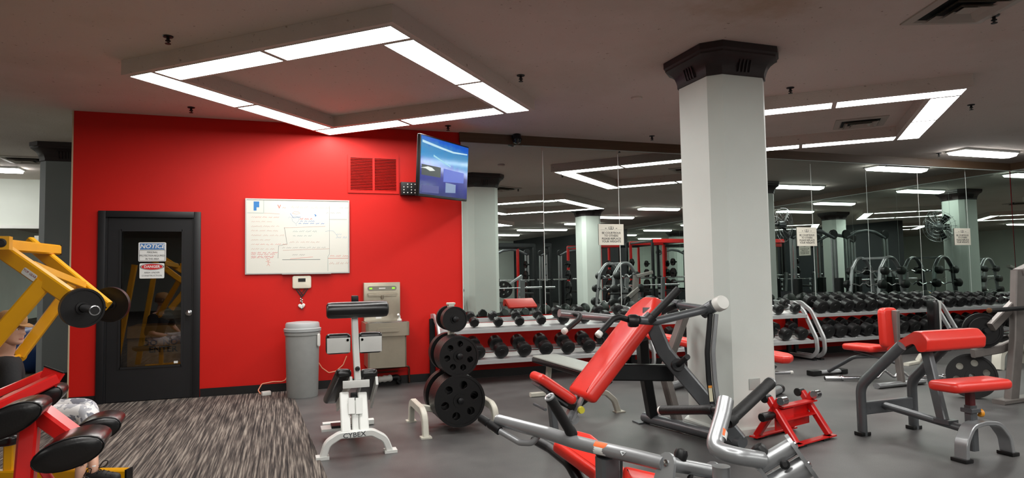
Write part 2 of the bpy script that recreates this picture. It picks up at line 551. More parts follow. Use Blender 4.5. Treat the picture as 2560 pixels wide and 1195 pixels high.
# ------------------------------------------------------------------ columns
def column(cx, cy, shaft, grey=False, skirt=0.05, skm=None):
    a, k = .297, .092
    def octo(h, c, z):
        return [V((cx + x, cy + y, z)) for x, y in ((h - c, -h), (h, -h + c), (h, h - c), (h - c, h), (-h + c, h), (-h, h - c), (-h, -h + c), (-h + c, -h))]
    mb = MB()
    mb.loops([octo(a, k, 0), octo(a, k, 3.08)])
    o = struct(mb, 'column', shaft, origin=(cx, cy, 0))
    ORIG[o.name] = V((cx, cy, 0))
    mb = MB()
    prof = [(a + .004, k, 3.0), (a + .010, k, 3.004), (a + .010, k, 3.03), (a + .016, k, 3.06), (a + .03, k + .005, 3.10), (a + .05, k + .015, 3.13), (a + .08, k + .03, 3.155), (a + .098, k + .035, 3.165), (a + .098, k + .035, 3.18), (a + .11, k + .04, 3.195), (a + .11, k + .04, CEIL)]
    mb.loops([octo(h, c, z) for h, c, z in prof])
    # short vertical flutes pressed into every wide face
    for ang in range(4):
        rot = Matrix.Rotation(ang * PI / 2, 3, 'Z')
        for q in (-.055, -.018, .018, .055):
            c0 = rot @ V((q, -(a + .020), 0)); c1 = rot @ V((q, -(a + .050), 0))
            mb.bar([V((cx, cy, 3.03)) + c0, V((cx, cy, 3.125)) + c1], .014, .012, up=rot @ V((0, -1, 0)))
    mb.build('capital', M_CAPI, o)
    mb = MB(); mb.loops([octo(a + .03, k, 0), octo(a + .03, k, skirt), octo(a + .005, k, skirt + .012)]); mb.build('plinth', skm or shaft, o)
    return o
column(3.68, 4.81, M_COLP)
column(8.25, -.25, M_COLP)
column(8.6, -8.95, M_COLP)
column(9.7, 5.1, M_COLP)
column(-2.85, 10.70, M_COLG, skirt=.12, skm=M_BASE)

# ------------------------------------------------------------------ ceiling lights
def square_light(cx, cy, label):
    """ring soffit hung below the ceiling, eight lit panels on its underside"""
    t = thing('square_ceiling_light', label, 'ceiling light', (cx, cy, CEIL), 'square ceiling light rings')
    ang = math.radians(-42.3)
    e1 = V((math.cos(ang), math.sin(ang), 0)); e2 = V((-e1.y, e1.x, 0))
    L, W, g = 1.152, .253, .048
    S = 2 * L + W + 2 * g
    o = V((cx, cy, 0)) - e1 * S / 2 - e2 * S / 2
    zb = CEIL - .13
    def q(a, b, z): return o + e1 * a + e2 * b + V((0, 0, z))
    mb = MB()
    ou, inn = -.05, W + .05
    def ring(m_, z, r=0.0):
        if r == 0: return [q(m_, m_, z), q(S - m_, m_, z), q(S - m_, S - m_, z), q(m_, S - m_, z)]
    A, B = ring(ou, zb), ring(inn, zb)
    rings = [ring(ou, CEIL - .0005), ring(ou, zb), ring(inn, zb), ring(inn, CEIL - .0005)]
    mb.loops(rings, cap=False)
    mb.build('soffit', M_CEIL, t)
    Ps = [((0, 0), (W, L)), ((0, L + g), (W, 2 * L + g)), ((W + g, 0), (W + g + L, W)), ((W + 2 * g + L, 0), (S, W)),
          ((S - W, W + g), (S, W + g + L)), ((S - W, W + 2 * g + L), (S, S)), ((L + g, S - W), (2 * L + g, S)), ((0, S - W), (L, S))]
    for (a0, b0), (a1, b1) in Ps:
        mb = MB()
        mb.prism([q(a0, b0, zb - .006), q(a1, b0, zb - .006), q(a1, b1, zb - .006), q(a0, b1, zb - .006)], (0, 0, .005))
        o_ = mb.build('diffuser', [M_LAMP, M_WHITE], t)
        for f in o_.data.polygons: f.material_index = 0 if f.normal.z < -.5 else 1
    return t
C1 = (.62, 6.42)
square_light(C1[0], C1[1], 'square ring of eight lit panels hung in front of the red wall')
square_light(C1[0] + 5.69, C1[1], 'square ring of lit panels partly hidden behind the pale column')
square_light(C1[0] + 5.69, .82, 'square ring of lit panels seen only in the mirror, left of the reflected column')
square_light(C1[0] + 5.69, -4.8, 'square ring of lit panels seen in the mirror below the first reflected ring')
square_light(.62, .82, 'added unseen square ring of lit panels just above the camera')  # unseen ring added to light the foreground machines and column front
square_light(.62, -4.8, 'square ring of lit panels overhead behind the camera')

def tube_light(cx, cy, label, ln=1.24, w=.3, z=CEIL):
    t = thing('strip_light', label, 'ceiling light', (cx, cy, z), 'strip lights on the ceiling')
    mb = MB(); mb.box((cx - ln / 2 - .02, cy - w / 2 - .02, z - .03), (cx + ln / 2 + .02, cy + w / 2 + .02, z)); mb.build('housing', M_WHITE, t)
    mb = MB()
    prof = [(-w / 2, 0), (-w / 2 * .8, -.04), (0, -.055), (w / 2 * .8, -.04), (w / 2, 0)]
    mb.loops([[V((cx - ln / 2, cy + p, z - .03 + q_)) for p, q_ in prof], [V((cx + ln / 2, cy + p, z - .03 + q_)) for p, q_ in prof]])
    mb.build('diffuser', M_LAMP, t)
    return t
tube_light(10.92, 7.55, 'strip light alone on the ceiling near the right corner of the mirror wall')
tube_light(-4.75, 12.85, 'strip light in the far left room beyond the red wall')
for i, (x, y) in enumerate([(10.9, 5.05), (10.9, 2.4), (10.3, .25), (10.3, -2.4), (10.3, -5.0), (10.3, -7.8), (7.2, -4.6), (7.2, -7.6), (7.2, -10.6), (10.3, -10.8), (4.6, -5.4), (4.6, -8.6), (4.6, -11.8), (10.3, -13.6), (7.2, -13.6), (-1.5, -8), (-5, -3), (-6.5, 7.5), (-6.4, 11), (-6.4, 13.2), (-8, 12)]):  # last two added out of frame to brighten the far left room
    tube_light(x, y, 'ceiling strip light seen only by reflection or added out of frame, row %d' % (i + 1))
# ------------------------------------------------------------------ door
M_DOOR = mat('black_door_paint', (22, 23, 26), 0.42, var=0.06, vscale=4)
M_GLASS, nt, b = node_mat('dark_reflective_glass')
nt.nodes.remove(b)
out = [x for x in nt.nodes if x.type == 'OUTPUT_MATERIAL'][0]
g = nt.nodes.new('ShaderNodeBsdfGlossy'); g.inputs['Roughness'].default_value = 0.0; g.inputs['Color'].default_value = (.9, .9, .9, 1)
tr = nt.nodes.new('ShaderNodeBsdfTransparent'); tr.inputs['Color'].default_value = (.85, .85, .85, 1)
lw = nt.nodes.new('ShaderNodeFresnel'); lw.inputs['IOR'].default_value = 1.9
mx = nt.nodes.new('ShaderNodeMixShader')
nt.links.new(lw.outputs['Fac'], mx.inputs['Fac']); nt.links.new(tr.outputs[0], mx.inputs[1]); nt.links.new(g.outputs[0], mx.inputs[2]); nt.links.new(mx.outputs[0], out.inputs['Surface'])

door = thing('door_1', None, None, (-1.43, WY, 0)); door['kind'] = 'structure'
mb = MB()
fw = .072
for x0, x1 in ((-1.945, -1.945 + fw), (-.91 - fw, -.91)):
    mb.box((x0, WY - .03, 0), (x1, WY + .14, 2.065 + fw), .004)
mb.box((-1.945 + fw, WY - .03, 2.065), (-.91 - fw, WY + .14, 2.065 + fw), .004)
for x0, x1 in ((-1.945 + fw, -1.945 + fw + .018), (-.91 - fw - .018, -.91 - fw)):
    mb.box((x0, WY - .004, 0), (x1, WY + .1, 2.065))
mb.build('door_frame', M_DOOR, door)
dx0, dx1 = -1.945 + fw + .02, -.91 - fw - .02
gx0, gx1, gz0, gz1 = -1.725, -1.105, .385, 1.915
mb = MB()
yA, yB = WY + .006, WY + .05
mb.box((dx0, yA, .012), (gx0, yB, 2.06)); mb.box((gx1, yA, .012), (dx1, yB, 2.06)); mb.box((gx0, yA, .012), (gx1, yB, gz0)); mb.box((gx0, yA, gz1), (gx1, yB, 2.06))
leaf = mb.build('door_leaf', M_DOOR, door)
mb = MB()
s_ = .016
for q in (((gx0 - s_, yA - .008, gz0 - s_), (gx0 + s_ * .4, yA, gz1 + s_)), ((gx1 - s_ * .4, yA - .008, gz0 - s_), (gx1 + s_, yA, gz1 + s_)), ((gx0, yA - .008, gz0 - s_), (gx1, yA, gz0 + s_ * .4)), ((gx0, yA - .008, gz1 - s_ * .4), (gx1, yA, gz1 + s_))):
    mb.box(*q)
mb.build('glazing_bead', M_DOOR, leaf)
mb = MB(); mb.box((gx0, yA + .012, gz0), (gx1, yA + .018, gz1)); mb.build('glass_pane', M_GLASS, leaf)
mb = MB(); mb.lathe([(.034, 0), (.034, .006), (.012, .012), (.012, .035), (.022, .042), (.029, .055), (.027, .072), (.012, .08)], (-1.03, yA, .973), (0, -1, 0), 20)
mb.build('door_knob', M_CHROME, leaf)
mb = MB(); mb.box((gx1 - .075, yA - .0005, gz0 + .02), (gx1 - .035, yA + .0115, gz0 + .045)); mb.build('glass_label', M_WHITE, leaf)

# a cardboard carton just inside the glass
M_CARD = mat('brown_cardboard', (176, 130, 62), 0.75, var=0.12, vscale=5)
t = thing('cardboard_box', 'brown cardboard carton behind the door glass, lettered DO NOT ENTER', 'box', (-1.36, WY + .5, 0))
mb = MB(); mb.box((-1.70, WY + .26, 0), (-1.0, WY + .8, .82), .006); mb.build('carton', M_CARD, t)
mb = MB(); mb.prism([(-1.70, WY + .27, .82), (-1.0, WY + .27, .82), (-1.02, WY + .12, .70), (-1.68, WY + .12, .70)], (0, .004, .004)); mb.build('flap', M_CARD, t)
M_INK = mat('black_ink', (14, 14, 16), 0.6)
fx = V((1, 0, 0)); fz = V((0, 0, 1))
def wallM(x, y, z): return basis((x, y, z), (1, 0, 0), (0, 0, 1))
text('lettering', 'DO  NOT\nENTER', .095, wallM(-1.33, WY + .2585, .585), M_INK, t, bold=.003, sx=1.05, space=.85)
t = thing('plastic_sheet', 'crumpled pale sheet bundled on top of the carton behind the door glass', 'sheet', (-1.2, WY + .5, .83))
mb = MB()
rnd = random.Random(3)
rings = []
for j in range(7):
    r_ = .2 * math.sin(PI * (j + .35) / 7.2)
    rings.append([V((-1.2 + math.cos(a) * r_ * 1.1 * (1 + rnd.uniform(-.25, .25)), WY + .5 + math.sin(a) * r_ * .8, .835 + .2 * j / 7 + rnd.uniform(0, .025))) for a in [2 * PI * k / 14 for k in range(14)]])
mb.loops(rings); mb.build('sheet', M_GREYV, t)

t = thing('added_storeroom_light', 'added unseen bulb on the storeroom ceiling, brightening the carton', 'ceiling light', (-1.4, WY + .35, 2.66))  # unseen bulb added to brighten the carton behind the glass
mb = MB(); mb.lathe([(.06, 0), (.06, -.02), (.03, -.03)], (-1.4, WY + .3, 2.659), seg=16); mb.build('base', M_WHITE, t)
mb = MB(); mb.lathe([(.015, -.03), (.045, -.06), (.05, -.09), (.03, -.125), (.001, -.135)], (-1.4, WY + .3, 2.659), seg=16); mb.build('bulb', mat('added_warm_bulb', (255, 230, 190), .4, emit=(255, 224, 170), estr=26.0), t)

# ------------------------------------------------------------------ signs on the door glass
M_PAPER = mat('white_sign_board', (226, 228, 226), 0.45)
M_BLUE = mat('sign_blue', (66, 118, 178), 0.45)
M_SRED = mat('sign_red', (200, 34, 40), 0.45)
M_INKG = mat('grey_ink', (84, 84, 84), 0.6)
ys = yA + .0118
def sign(name, label, x0, x1, z0, z1, rnd_=.012):
    t = thing(name, label, 'sign', ((x0 + x1) / 2, ys, (z0 + z1) / 2))
    mb = MB(); mb.prism([V((x, ys, z)) for x, z in rrect(x1 - x0, z1 - z0, rnd_, 3, (x0 + x1) / 2, (z0 + z1) / 2)], (0, -.003, 0)); mb.build('board', M_PAPER, t)
    return t
ys = yA + .0115
t = sign('notice_sign', 'white and blue NOTICE personal protection sign on the door glass', -1.553, -1.273, 1.567, 1.785)
mb = MB(); mb.box((-1.538, ys - .0042, 1.703), (-1.288, ys - .003, 1.773)); mb.build('heading_band', M_BLUE, t)
text('heading', 'NOTICE', .064, wallM(-1.413, ys - .0044, 1.738), M_PAPER, t, bold=.0016, sx=1.08, shear=.2)
text('lettering', 'PERSONAL\nPROTECTION REQUIRED\nIN THIS AREA', .029, wallM(-1.413, ys - .0034, 1.633), M_INK, t, sx=.78, space=1.3)
mb = MB()
for q in ((-1.544, -1.282, 1.574, 1.577), (-1.544, -1.282, 1.695, 1.698), (-1.544, -1.541, 1.574, 1.698), (-1.285, -1.282, 1.574, 1.698)):
    mb.box((q[0], ys - .0038, q[2]), (q[1], ys - .003, q[3]))
mb.build('border', M_INK, t)
t = sign('danger_sign', 'white and red DANGER under construction sign below the blue one on the door glass', -1.540, -1.289, 1.375, 1.547)
mb = MB(); mb.prism([V((-1.4145 + math.cos(a) * .108, ys - .003, 1.507 + math.sin(a) * .032)) for a in [2 * PI * k / 28 for k in range(28)]], (0, -.0012, 0)); mb.build('oval', M_SRED, t)
mb = MB()
o_, i_ = .118, .110
mb.loops([[V((-1.4145 + math.cos(a) * r1, ys - y_, 1.507 + math.sin(a) * r2)) for a in [2 * PI * k / 28 for k in range(28)]] for r1, r2, y_ in ((.122, .037, .003), (.122, .037, .004), (.114, .0345, .004), (.114, .0345, .003))], cap=False); mb.build('oval_rim', M_INK, t)
text('heading', 'DANGER', .04, wallM(-1.4145, ys - .0044, 1.507), M_PAPER, t, bold=.001)
text('lettering', 'AREA UNDER\nCONSTRUCTION', .026, wallM(-1.4145, ys - .0034, 1.423), M_INKG, t, space=1.35)

# ------------------------------------------------------------------ whiteboard
M_WB = mat('whiteboard_enamel', (224, 224, 214), 0.22)
M_ALU = mat('satin_aluminium', (196, 196, 192), 0.35, 0.7)
wx0, wx1, wz0, wz1 = -.432, .772, 1.402, 2.308
t = thing('whiteboard', 'large whiteboard full of faded marker notes on the red wall', 'whiteboard', ((wx0 + wx1) / 2, WY, (wz0 + wz1) / 2))
mb = MB(); mb.box((wx0 + .008, WY - .016, wz0 + .008), (wx1 - .008, WY - .001, wz1 - .008)); mb.build('writing_surface', M_WB, t)
mb = MB(); f_ = .014
mb.box((wx0, WY - .022, wz0), (wx0 + f_, WY - .001, wz1)); mb.box((wx1 - f_, WY - .022, wz0), (wx1, WY - .001, wz1)); mb.box((wx0 + f_, WY - .022, wz0), (wx1 - f_, WY - .001, wz0 + f_)); mb.box((wx0 + f_, WY - .022, wz1 - f_), (wx1 - f_, WY - .001, wz1))
mb.box((-.02, WY - .05, wz0 - .006), (.55, WY - .0225, wz0 + .006)); mb.build('board_frame', M_ALU, t)
mk = {c: mat('marker_' + c, v, .6) for c, v in dict(red=(222, 120, 104), faint=(202, 156, 142), blue=(52, 128, 196), pale=(150, 176, 196), grey=(132, 136, 134), dark=(96, 104, 104), pink=(216, 88, 96), teal=(110, 150, 150)).items()}
WB0 = wallM(wx0, WY - .0165, wz1)
BW, BH = wx1 - wx0, wz1 - wz0
def wb(u, v): return V((wx0 + u * BW, WY - .0165, wz1 - v * BH))       # u,v as fractions of the board
def wline(pts, c, w=.003):
    mb = MB()
    mb.bar([wb(*p) for p in pts], w, .0006, up=V((0, -1, 0)), bev=0); mb.build('marker_line', mk[c], t)

def scribble(u, v, du, c, h=.022, w=.0028, seed=0, gaps=True):
    """a faded, unreadable line of handwriting"""
    rn = random.Random(seed + int(u * 1000) + int(v * 7919))
    mb = MB(); x = u; n_w = 0
    while x < u + du:
        wl_ = rn.uniform(.025, .06); pts = []
        k = 0
        while k * .0065 < wl_:
            pts.append(wb(x + k * .0065, v + (h / BH) * (.5 * math.sin(k * 2.2 + rn.random()) * rn.uniform(.4, 1) )))
            k += 1
        if len(pts) > 2: mb.bar(pts, w, .0006, up=V((0, -1, 0)), bev=0)
        x += wl_ + (.012 if gaps else .004)
    mb.build('handwriting', mk[c], t)
text('letter', 'V', .062, basis(wb(.315, .105), (1, 0, 0), (0, 0, 1)), mk['red'], t, ext=.0003, bold=.001)
text('letter', 'F', .125, basis(wb(.10, .105), (1, 0, 0), (0, 0, 1)), mk['blue'], t, ext=.0003, bold=.012, sx=.9)
scribble(.345, .115, .04, 'red', .03); scribble(.43, .105, .14, 'faint', .04); scribble(.62, .108, .15, 'faint', .04)
for k in range(8):
    scribble(.055, .245 + k * .06, .02, 'faint', .02); scribble(.095, .245 + k * .06, (.2, .16, .2, .18, .25, .15, .26, .14)[k], 'red' if k in (0, 6) else 'faint', .02)
for vv, dd in ((.715, .22), (.735, .21), (.765, .2), (.78, .22)): scribble(.055, vv, dd, 'pink', .018, .0035)
scribble(.51, .262, .12, 'pink', .022, .005); scribble(.515, .292, .14, 'blue', .02, .004); scribble(.50, .325, .22, 'blue', .02, .0045)
scribble(.445, .43, .23, 'teal', .026, .003); scribble(.445, .49, .19, 'teal', .024); scribble(.415, .575, .27, 'faint', .026); scribble(.345, .65, .42, 'grey', .026, .0025)
scribble(.44, .745, .09, 'grey', .026); scribble(.805, .765, .15, 'red', .028, .0035); scribble(.80, .865, .17, 'faint', .036, .004)
scribble(.87, .47, .03, 'pale', .02); scribble(.865, .51, .08, 'pale', .03, .004); scribble(.77, .175, .15, 'grey', .015); scribble(.90, .105, .07, 'grey', .012)
wline([(.17, .02), (.17, .185)], 'teal'); wline([(.02, .19), (.17, .19)], 'teal'); wline([(.17, .19), (.32, .2)], 'faint')
wline([(.365, .38), (.39, .60)], 'grey', .004); wline([(.39, .60), (.31, .625)], 'grey'); wline([(.31, .625), (.305, .79)], 'grey', .004); wline([(.345, .81), (.71, .81)], 'dark', .005)
wline([(.36, .385), (.76, .36)], 'faint'); wline([(.80, .08), (.80, .74)], 'grey'); wline([(.80, .74), (.785, .77), (.785, .97)], 'teal', .003); wline([(.785, .795), (.99, .795)], 'red', .004); wline([(.80, .265), (.975, .265)], 'grey')
wline([(.35, .685), (.80, .665)], 'faint'); wline([(.76, .43), (.80, .42), (.84, .425), (.88, .49)], 'pale', .003); wline([(.42, .80), (.64, .775)], 'red', .003)
def wloop(pts, c, w=.0035):
    wline(pts + [pts[0]], c, w)
wloop([(.435, .245), (.47, .225), (.505, .24), (.50, .29), (.475, .33), (.44, .29)], 'pale'); wline([(.42, .19), (.45, .25), (.52, .235)], 'blue', .004); wline([(.43, .25), (.41, .235), (.40, .26)], 'pale'); wline([(.475, .33), (.48, .36)], 'pale')
wline([(.655, .2), (.67, .215), (.66, .225)], 'blue', .012)
wloop([(.20, .80), (.215, .792), (.228, .80), (.222, .82), (.205, .82)], 'red', .003); wline([(.214, .82), (.214, .86), (.20, .89)], 'red', .003); wline([(.214, .86), (.228, .89)], 'red', .003); wline([(.19, .83), (.235, .845)], 'red', .003)
wloop([(.44, .19), (.46, .165), (.50, .17), (.515, .19), (.48, .2)], 'red', .002)

# ------------------------------------------------------------------ thermostat and heart ornament
t = thing('thermostat', 'cream wall thermostat box with a dark display below the whiteboard', 'thermostat', (.208, WY, 1.30))
mb = MB(); mb.pad(basis((.208, WY - .001, 1.30), (1, 0, 0), (0, 0, 1)), rrect(.218, .155, .022), .035, .012); mb.build('case', mat('cream_plastic', (222, 216, 198), .4), t)
mb = MB(); mb.box((.165, WY - .0385, 1.305), (.25, WY - .035, 1.346)); mb.build('display', M_BLACK, t)
t = thing('hanging_ornament', 'white heart ornament on a black ribbon hanging below the thermostat', 'ornament', (.2, WY - .02, 1.02))
mb = MB()
for s in (-1, 1):
    mb.bar([(.208 + s * .07, WY - .008, 1.222), (.208 + s * .012, WY - .012, 1.135), (.204, WY - .014, 1.125)], .012, .003, up=V((0, -1, 0)))
    mb.bar([(.208 + s * .045, WY - .012, 1.222), (.204 - s * .02, WY - .016, 1.14)], .009, .003, up=V((0, -1, 0)))
mb.bar([(.204, WY - .014, 1.13), (.206, WY - .014, 1.045)], .008, .003, up=V((0, -1, 0))); mb.build('ribbon', M_BLACK, t)
mb = MB()
for k in range(4):
    mb.lathe([(.002, -.008), (.008, -.004), (.008, .004), (.002, .008)], (.195 + .011 * (k % 2) * 1.6, WY - .018, 1.10 - k * .014), (1, 0, 0), 10)
mb.build('bead', M_CAP, t)
mb = MB()
hp = []
for k in range(26):
    a = 2 * PI * k / 26
    hp.append((.0026 * 16 * math.sin(a) ** 3, .0026 * (13 * math.cos(a) - 5 * math.cos(2 * a) - 2 * math.cos(3 * a) - math.cos(4 * a))))
mb.pad(basis((.207, WY - .004, 1.01), (1, .0, .15), (0, 0, 1)), hp, .02, .009); mb.build('heart', M_CAP, t)

# ------------------------------------------------------------------ return-air grille, speaker, TV
t = thing('wall_vent', 'square red painted louvred air grille high on the red wall', 'vent', (1.08, WY, 2.64))
gx0, gx1, gz0, gz1 = .755, 1.395, 2.405, 2.885
mb = MB(); b_ = .034
mb.box((gx0, WY - .012, gz0), (gx0 + b_, WY - .0005, gz1)); mb.box((gx1 - b_, WY - .012, gz0), (gx1, WY - .0005, gz1)); mb.box((gx0 + b_, WY - .012, gz0), (gx1 - b_, WY - .0005, gz0 + b_)); mb.box((gx0 + b_, WY - .012, gz1 - b_), (gx1 - b_, WY - .0005, gz1)); mb.box((1.062, WY - .012, gz0 + b_), (1.088, WY - .0005, gz1 - b_))
mb.build('grille_frame', M_REDW, t)
mb = MB(); mb.box((gx0 + .01, WY - .003, gz0 + .01), (gx1 - .01, WY - .0006, gz1 - .01)); mb.build('duct_back', mat('dark_red_recess', (60, 8, 6), .8), t)
mb = MB()
for k in range(21):
    z = gz0 + b_ + .008 + k * (gz1 - gz0 - 2 * b_ - .012) / 20.5
    for x0, x1 in ((gx0 + b_, 1.062), (1.088, gx1 - b_)):
        mb.obox(((x0 + x1) / 2, WY - .0085, z), (x1 - x0, .012, .0022), Matrix.Rotation(math.radians(38), 3, 'X'))
mb.build('louvre_blades', M_REDW, t)

t = thing('switch_panel', 'small black panel with rows of white knobs between the grille and the television', 'panel', (1.53, WY, 2.47))
mb = MB(); mb.box((1.408, WY - .09, 2.385), (1.66, WY - .0005, 2.552), .004); mb.build('case', M_BLACK, t)
for i in range(4):
    for j in range(4):
        if (i + j * 3) % 5 == 4: continue
        mb = MB(); mb.lathe([(.008, 0), (.008, .006), (.004, .009)], (1.445 + i * .048, WY - .09, 2.415 + j * .036), (0, -1, 0), 8); mb.build('knob', M_CAP, t)

tl, trr, br, bl = P(1058, 337, 7.25), P(1172, 371, 8.32), P(1162, 500, 8.32), P(1047, 488, 7.25)
c = (tl + trr + br + bl) / 4
ex_ = ((trr + br) - (tl + bl)).normalized(); ey_ = ((tl + trr) - (bl + br)).normalized()
M = basis(c, ex_, ey_); zx = M.to_3x3() @ V((0, 0, 1))
TW, TH = 1.22, .70
t = thing('television', 'wall-mounted television showing a blue screen, angled out from the red wall corner', 'television', c)
mb = MB(); mb.pad(M @ Matrix.Translation((0, 0, -.045)), rrect(TW, TH, .012, 2), .045, .008); mb.build('housing', M_BLACK, t)
M_SCR, nt, b = node_mat('blue_screen')
tc = nt.nodes.new('ShaderNodeTexCoord'); sp = nt.nodes.new('ShaderNodeSeparateXYZ'); nt.links.new(tc.outputs['Generated'], sp.inputs[0])
rp = nt.nodes.new('ShaderNodeValToRGB')
el = rp.color_ramp.elements
el[0].position = 0; el[0].color = lin((30, 32, 96)); el[1].position = 1; el[1].color = lin((26, 84, 190))
for p_, c_ in ((.2, (40, 44, 130)), (.4, (34, 36, 140)), (.5, (52, 84, 190)), (.62, (44, 140, 200)), (.8, (70, 140, 190)), (.92, (30, 96, 200))):
    q_ = el.new(p_); q_.color = lin(c_)
nz = nt.nodes.new('ShaderNodeTexNoise'); nz.inputs['Scale'].default_value = 9; nt.links.new(tc.outputs['Generated'], nz.inputs['Vector'])
ma = nt.nodes.new('ShaderNodeMath'); ma.operation = 'MULTIPLY_ADD'; ma.inputs[1].default_value = .16; ma.inputs[2].default_value = -.08
ad = nt.nodes.new('ShaderNodeMath'); ad.operation = 'ADD'
nt.links.new(nz.outputs['Fac'], ma.inputs[0]); nt.links.new(ma.outputs[0], ad.inputs[0])
nt.links.new(sp.outputs['Z'], ad.inputs[1]); nt.links.new(ad.outputs[0], rp.inputs['Fac'])
b.inputs['Base Color'].default_value = (.01, .01, .015, 1); b.inputs['Roughness'].default_value = .12
nt.links.new(rp.outputs['Color'], b.inputs['Emission Color']); b.inputs['Emission Strength'].default_value = 1.0
mb = MB(); mb.prism([M @ V((x, y, .0005)) for x, y in ((-TW / 2 + .016, -TH / 2 + .03), (TW / 2 - .016, -TH / 2 + .03), (TW / 2 - .016, TH / 2 - .016), (-TW / 2 + .016, TH / 2 - .016))], zx * .0015)
scr = mb.build('screen', M_SCR, t)
def lit(name, rgb, s=1.0):
    return mat(name, (8, 8, 10), .3, emit=rgb, estr=s)
def scr_shape(nm, pts, rgb, h=.003):
    mb = MB(); mb.prism([M @ V((x * TW / 2, y * TH / 2, .002)) for x, y in pts], zx * (h - .002)); mb.build(nm, lit('screen_' + nm + str(rgb[0]), rgb), t)
scr_shape('picture_tile', [(-.93, -.30), (-.2, -.30), (-.2, .04), (-.93, .04)], (22, 30, 34))
scr_shape('picture_mark', [(-.96, -.08), (-.7, .0), (-.55, -.02), (-.42, -.1), (-.62, -.14), (-.78, -.08)], (226, 230, 226), .004)
scr_shape('caption_tile', [(-.08, -.42), (.8, -.36), (.8, .0), (-.08, .03)], (70, 92, 196))
scr_shape('building', [(.02, -.78), (.45, -.75), (.45, -.46), (.02, -.44)], (120, 140, 176), .004)
scr_shape('highlight', [(-.93, .74), (-.2, .66), (.3, .62), (.93, .68), (.93, .72), (.3, .68), (-.2, .73), (-.93, .82)], (190, 226, 240))
scr_shape('streak', [(-.5, .36), (-.1, .22), (.2, .12), (.2, .16), (-.1, .27), (-.5, .42)], (150, 206, 226), .0035)
scr_shape('low_band', [(-.9, -.86), (-.25, -.84), (-.25, -.6), (-.9, -.62)], (66, 66, 136), .0028)
mb = MB()
pb = c - zx * .045
mb.obox(pb - zx * .012, (.4, .4, .024), M.to_3x3())
wallp = V((2.02, WY - .01, c.z + .02))
mb.bar([pb - zx * .02, (pb + wallp) / 2 + V((-.18, .1, 0)), wallp], .05, .05)
mb.box((1.93, WY - .02, c.z - .13), (2.11, WY - .0005, c.z + .17)); mb.build('wall_bracket', M_DARK, t)

# security camera under the wood trim
t = thing('security_camera', 'small black dome camera fixed to the brown trim above the mirrors', 'camera', (2.98, WY - .06, 3.2))
mb = MB(); mb.lathe([(.05, 0), (.05, .012), (.035, .02), (.035, .05), (.06, .055)], (2.98, WY - .035, 3.21), (0, -1, 0), 16); mb.build('mount', M_BLACK, t)
mb = MB(); mb.lathe([(.02, .085), (.052, .065), (.066, .02), (.066, -.01), (.05, -.045), (.02, -.06)], (2.98, WY - .115, 3.175), (0, 0, 1), 18); mb.build('dome', mat('dark_dome', (10, 10, 12), .12), t)

# ------------------------------------------------------------------ drinking fountain
M_STN = mat('stainless_panel', (176, 168, 150), 0.34, 0.75, var=0.03, vscale=20)
t = thing('drinking_fountain', 'stainless steel bottle filler and drinking fountain on the red wall', 'drinking fountain', (1.16, WY, .26))
mb = MB()
mb.box((.935, WY - .10, .80), (1.385, WY - .0005, 1.278), .008); mb.build('filler_panel', M_STN, t)
mb = MB(); mb.prism([V((x, WY - .102, z)) for x, z in rrect(.36, .055, .026, 4, 1.16, 1.205)], (0, -.004, 0)); mb.build('sensor_strip', mat('grey_sensor_strip', (126, 124, 112), .4), t)
for xx in (1.02, 1.30):
    mb = MB(); mb.box((xx - .018, WY - .1075, 1.195), (xx + .018, WY - .1055, 1.215)); mb.build('indicator_light', mat('green_indicator', (60, 120, 40), .3, emit=(150, 220, 60), estr=1.2), t)
mb = MB(); mb.box((1.12, WY - .1072, 1.199), (1.20, WY - .106, 1.211)); mb.build('strip_badge', M_CAP, t)
mb = MB(); mb.prism([V((x, WY - .102, z)) for x, z in rrect(.38, .05, .024, 4, 1.16, 1.125)], (0, .02, 0)); mb.bar([(.99, WY - .115, 1.122), (1.33, WY - .115, 1.122)], .02, .03); mb.lathe([(.022, 0), (.018, -.03), (.014, -.045)], (1.16, WY - .118, 1.118), (0, 0, 1), 12); mb.build('bottle_spout', M_STN, t)
mb = MB(); mb.box((1.08, WY - .104, .83), (1.15, WY - .101, .87)); mb.build('drain_label', M_CAP, t)
fy = WY - .47
mb = MB()
poly = [V((x, fy + .235, .665)) for x in (0,)]
sh = rrect(.53, .46, .05, 4, 1.175, fy + .235)
mb.loops([[V((x, y, z)) for x, y in sh] for z in (.64, .80)])
sh2 = rrect(.44, .34, .06, 4, 1.175, fy + .22)
basin = mb.build('basin', M_STN, t)
mb = MB(); mb.loops([[V((x, y, z)) for x, y in rrect(w_, h_, .06, 4, 1.175, fy + .22)] for w_, h_, z in ((.49, .40, .8005), (.49, .40, .808), (.45, .36, .808), (.42, .33, .8035))], cap=True); mb.build('bowl_rim', M_CHROME, t)
mb = MB(); mb.tube([(1.345, fy + .2, .805), (1.345, fy + .2, .86), (1.325, fy + .17, .885)], .014, 10, .02); mb.lathe([(.03, 0), (.026, .02), (.01, .025)], (1.345, fy + .2, .808), (0, 0, 1), 14); mb.build('bubbler', M_CAP, t)
mb = MB(); mb.prism([V((x, fy - .001, z)) for x, z in rrect(.26, .05, .02, 3, 1.175, .715)], (0, -.012, 0)); mb.build('push_bar', M_STN, t)
mb = MB(); sb = [(.945, WY - .001), (.945, fy + .07), (.965, fy + .05), (1.385, fy + .05), (1.405, fy + .07), (1.405, WY - .001)]
mb.loops([[V((x, y, z)) for x, y in sb] for z in (.262, .64)]); mb.build('cabinet', M_STN, t)
mb = MB(); mb.tube([(1.03, WY - .12, .262), (1.03, WY - .12, .10), (1.0, WY - .12, .08)], .022, 10, .03); mb.build('white_pipe', M_CAP, t)
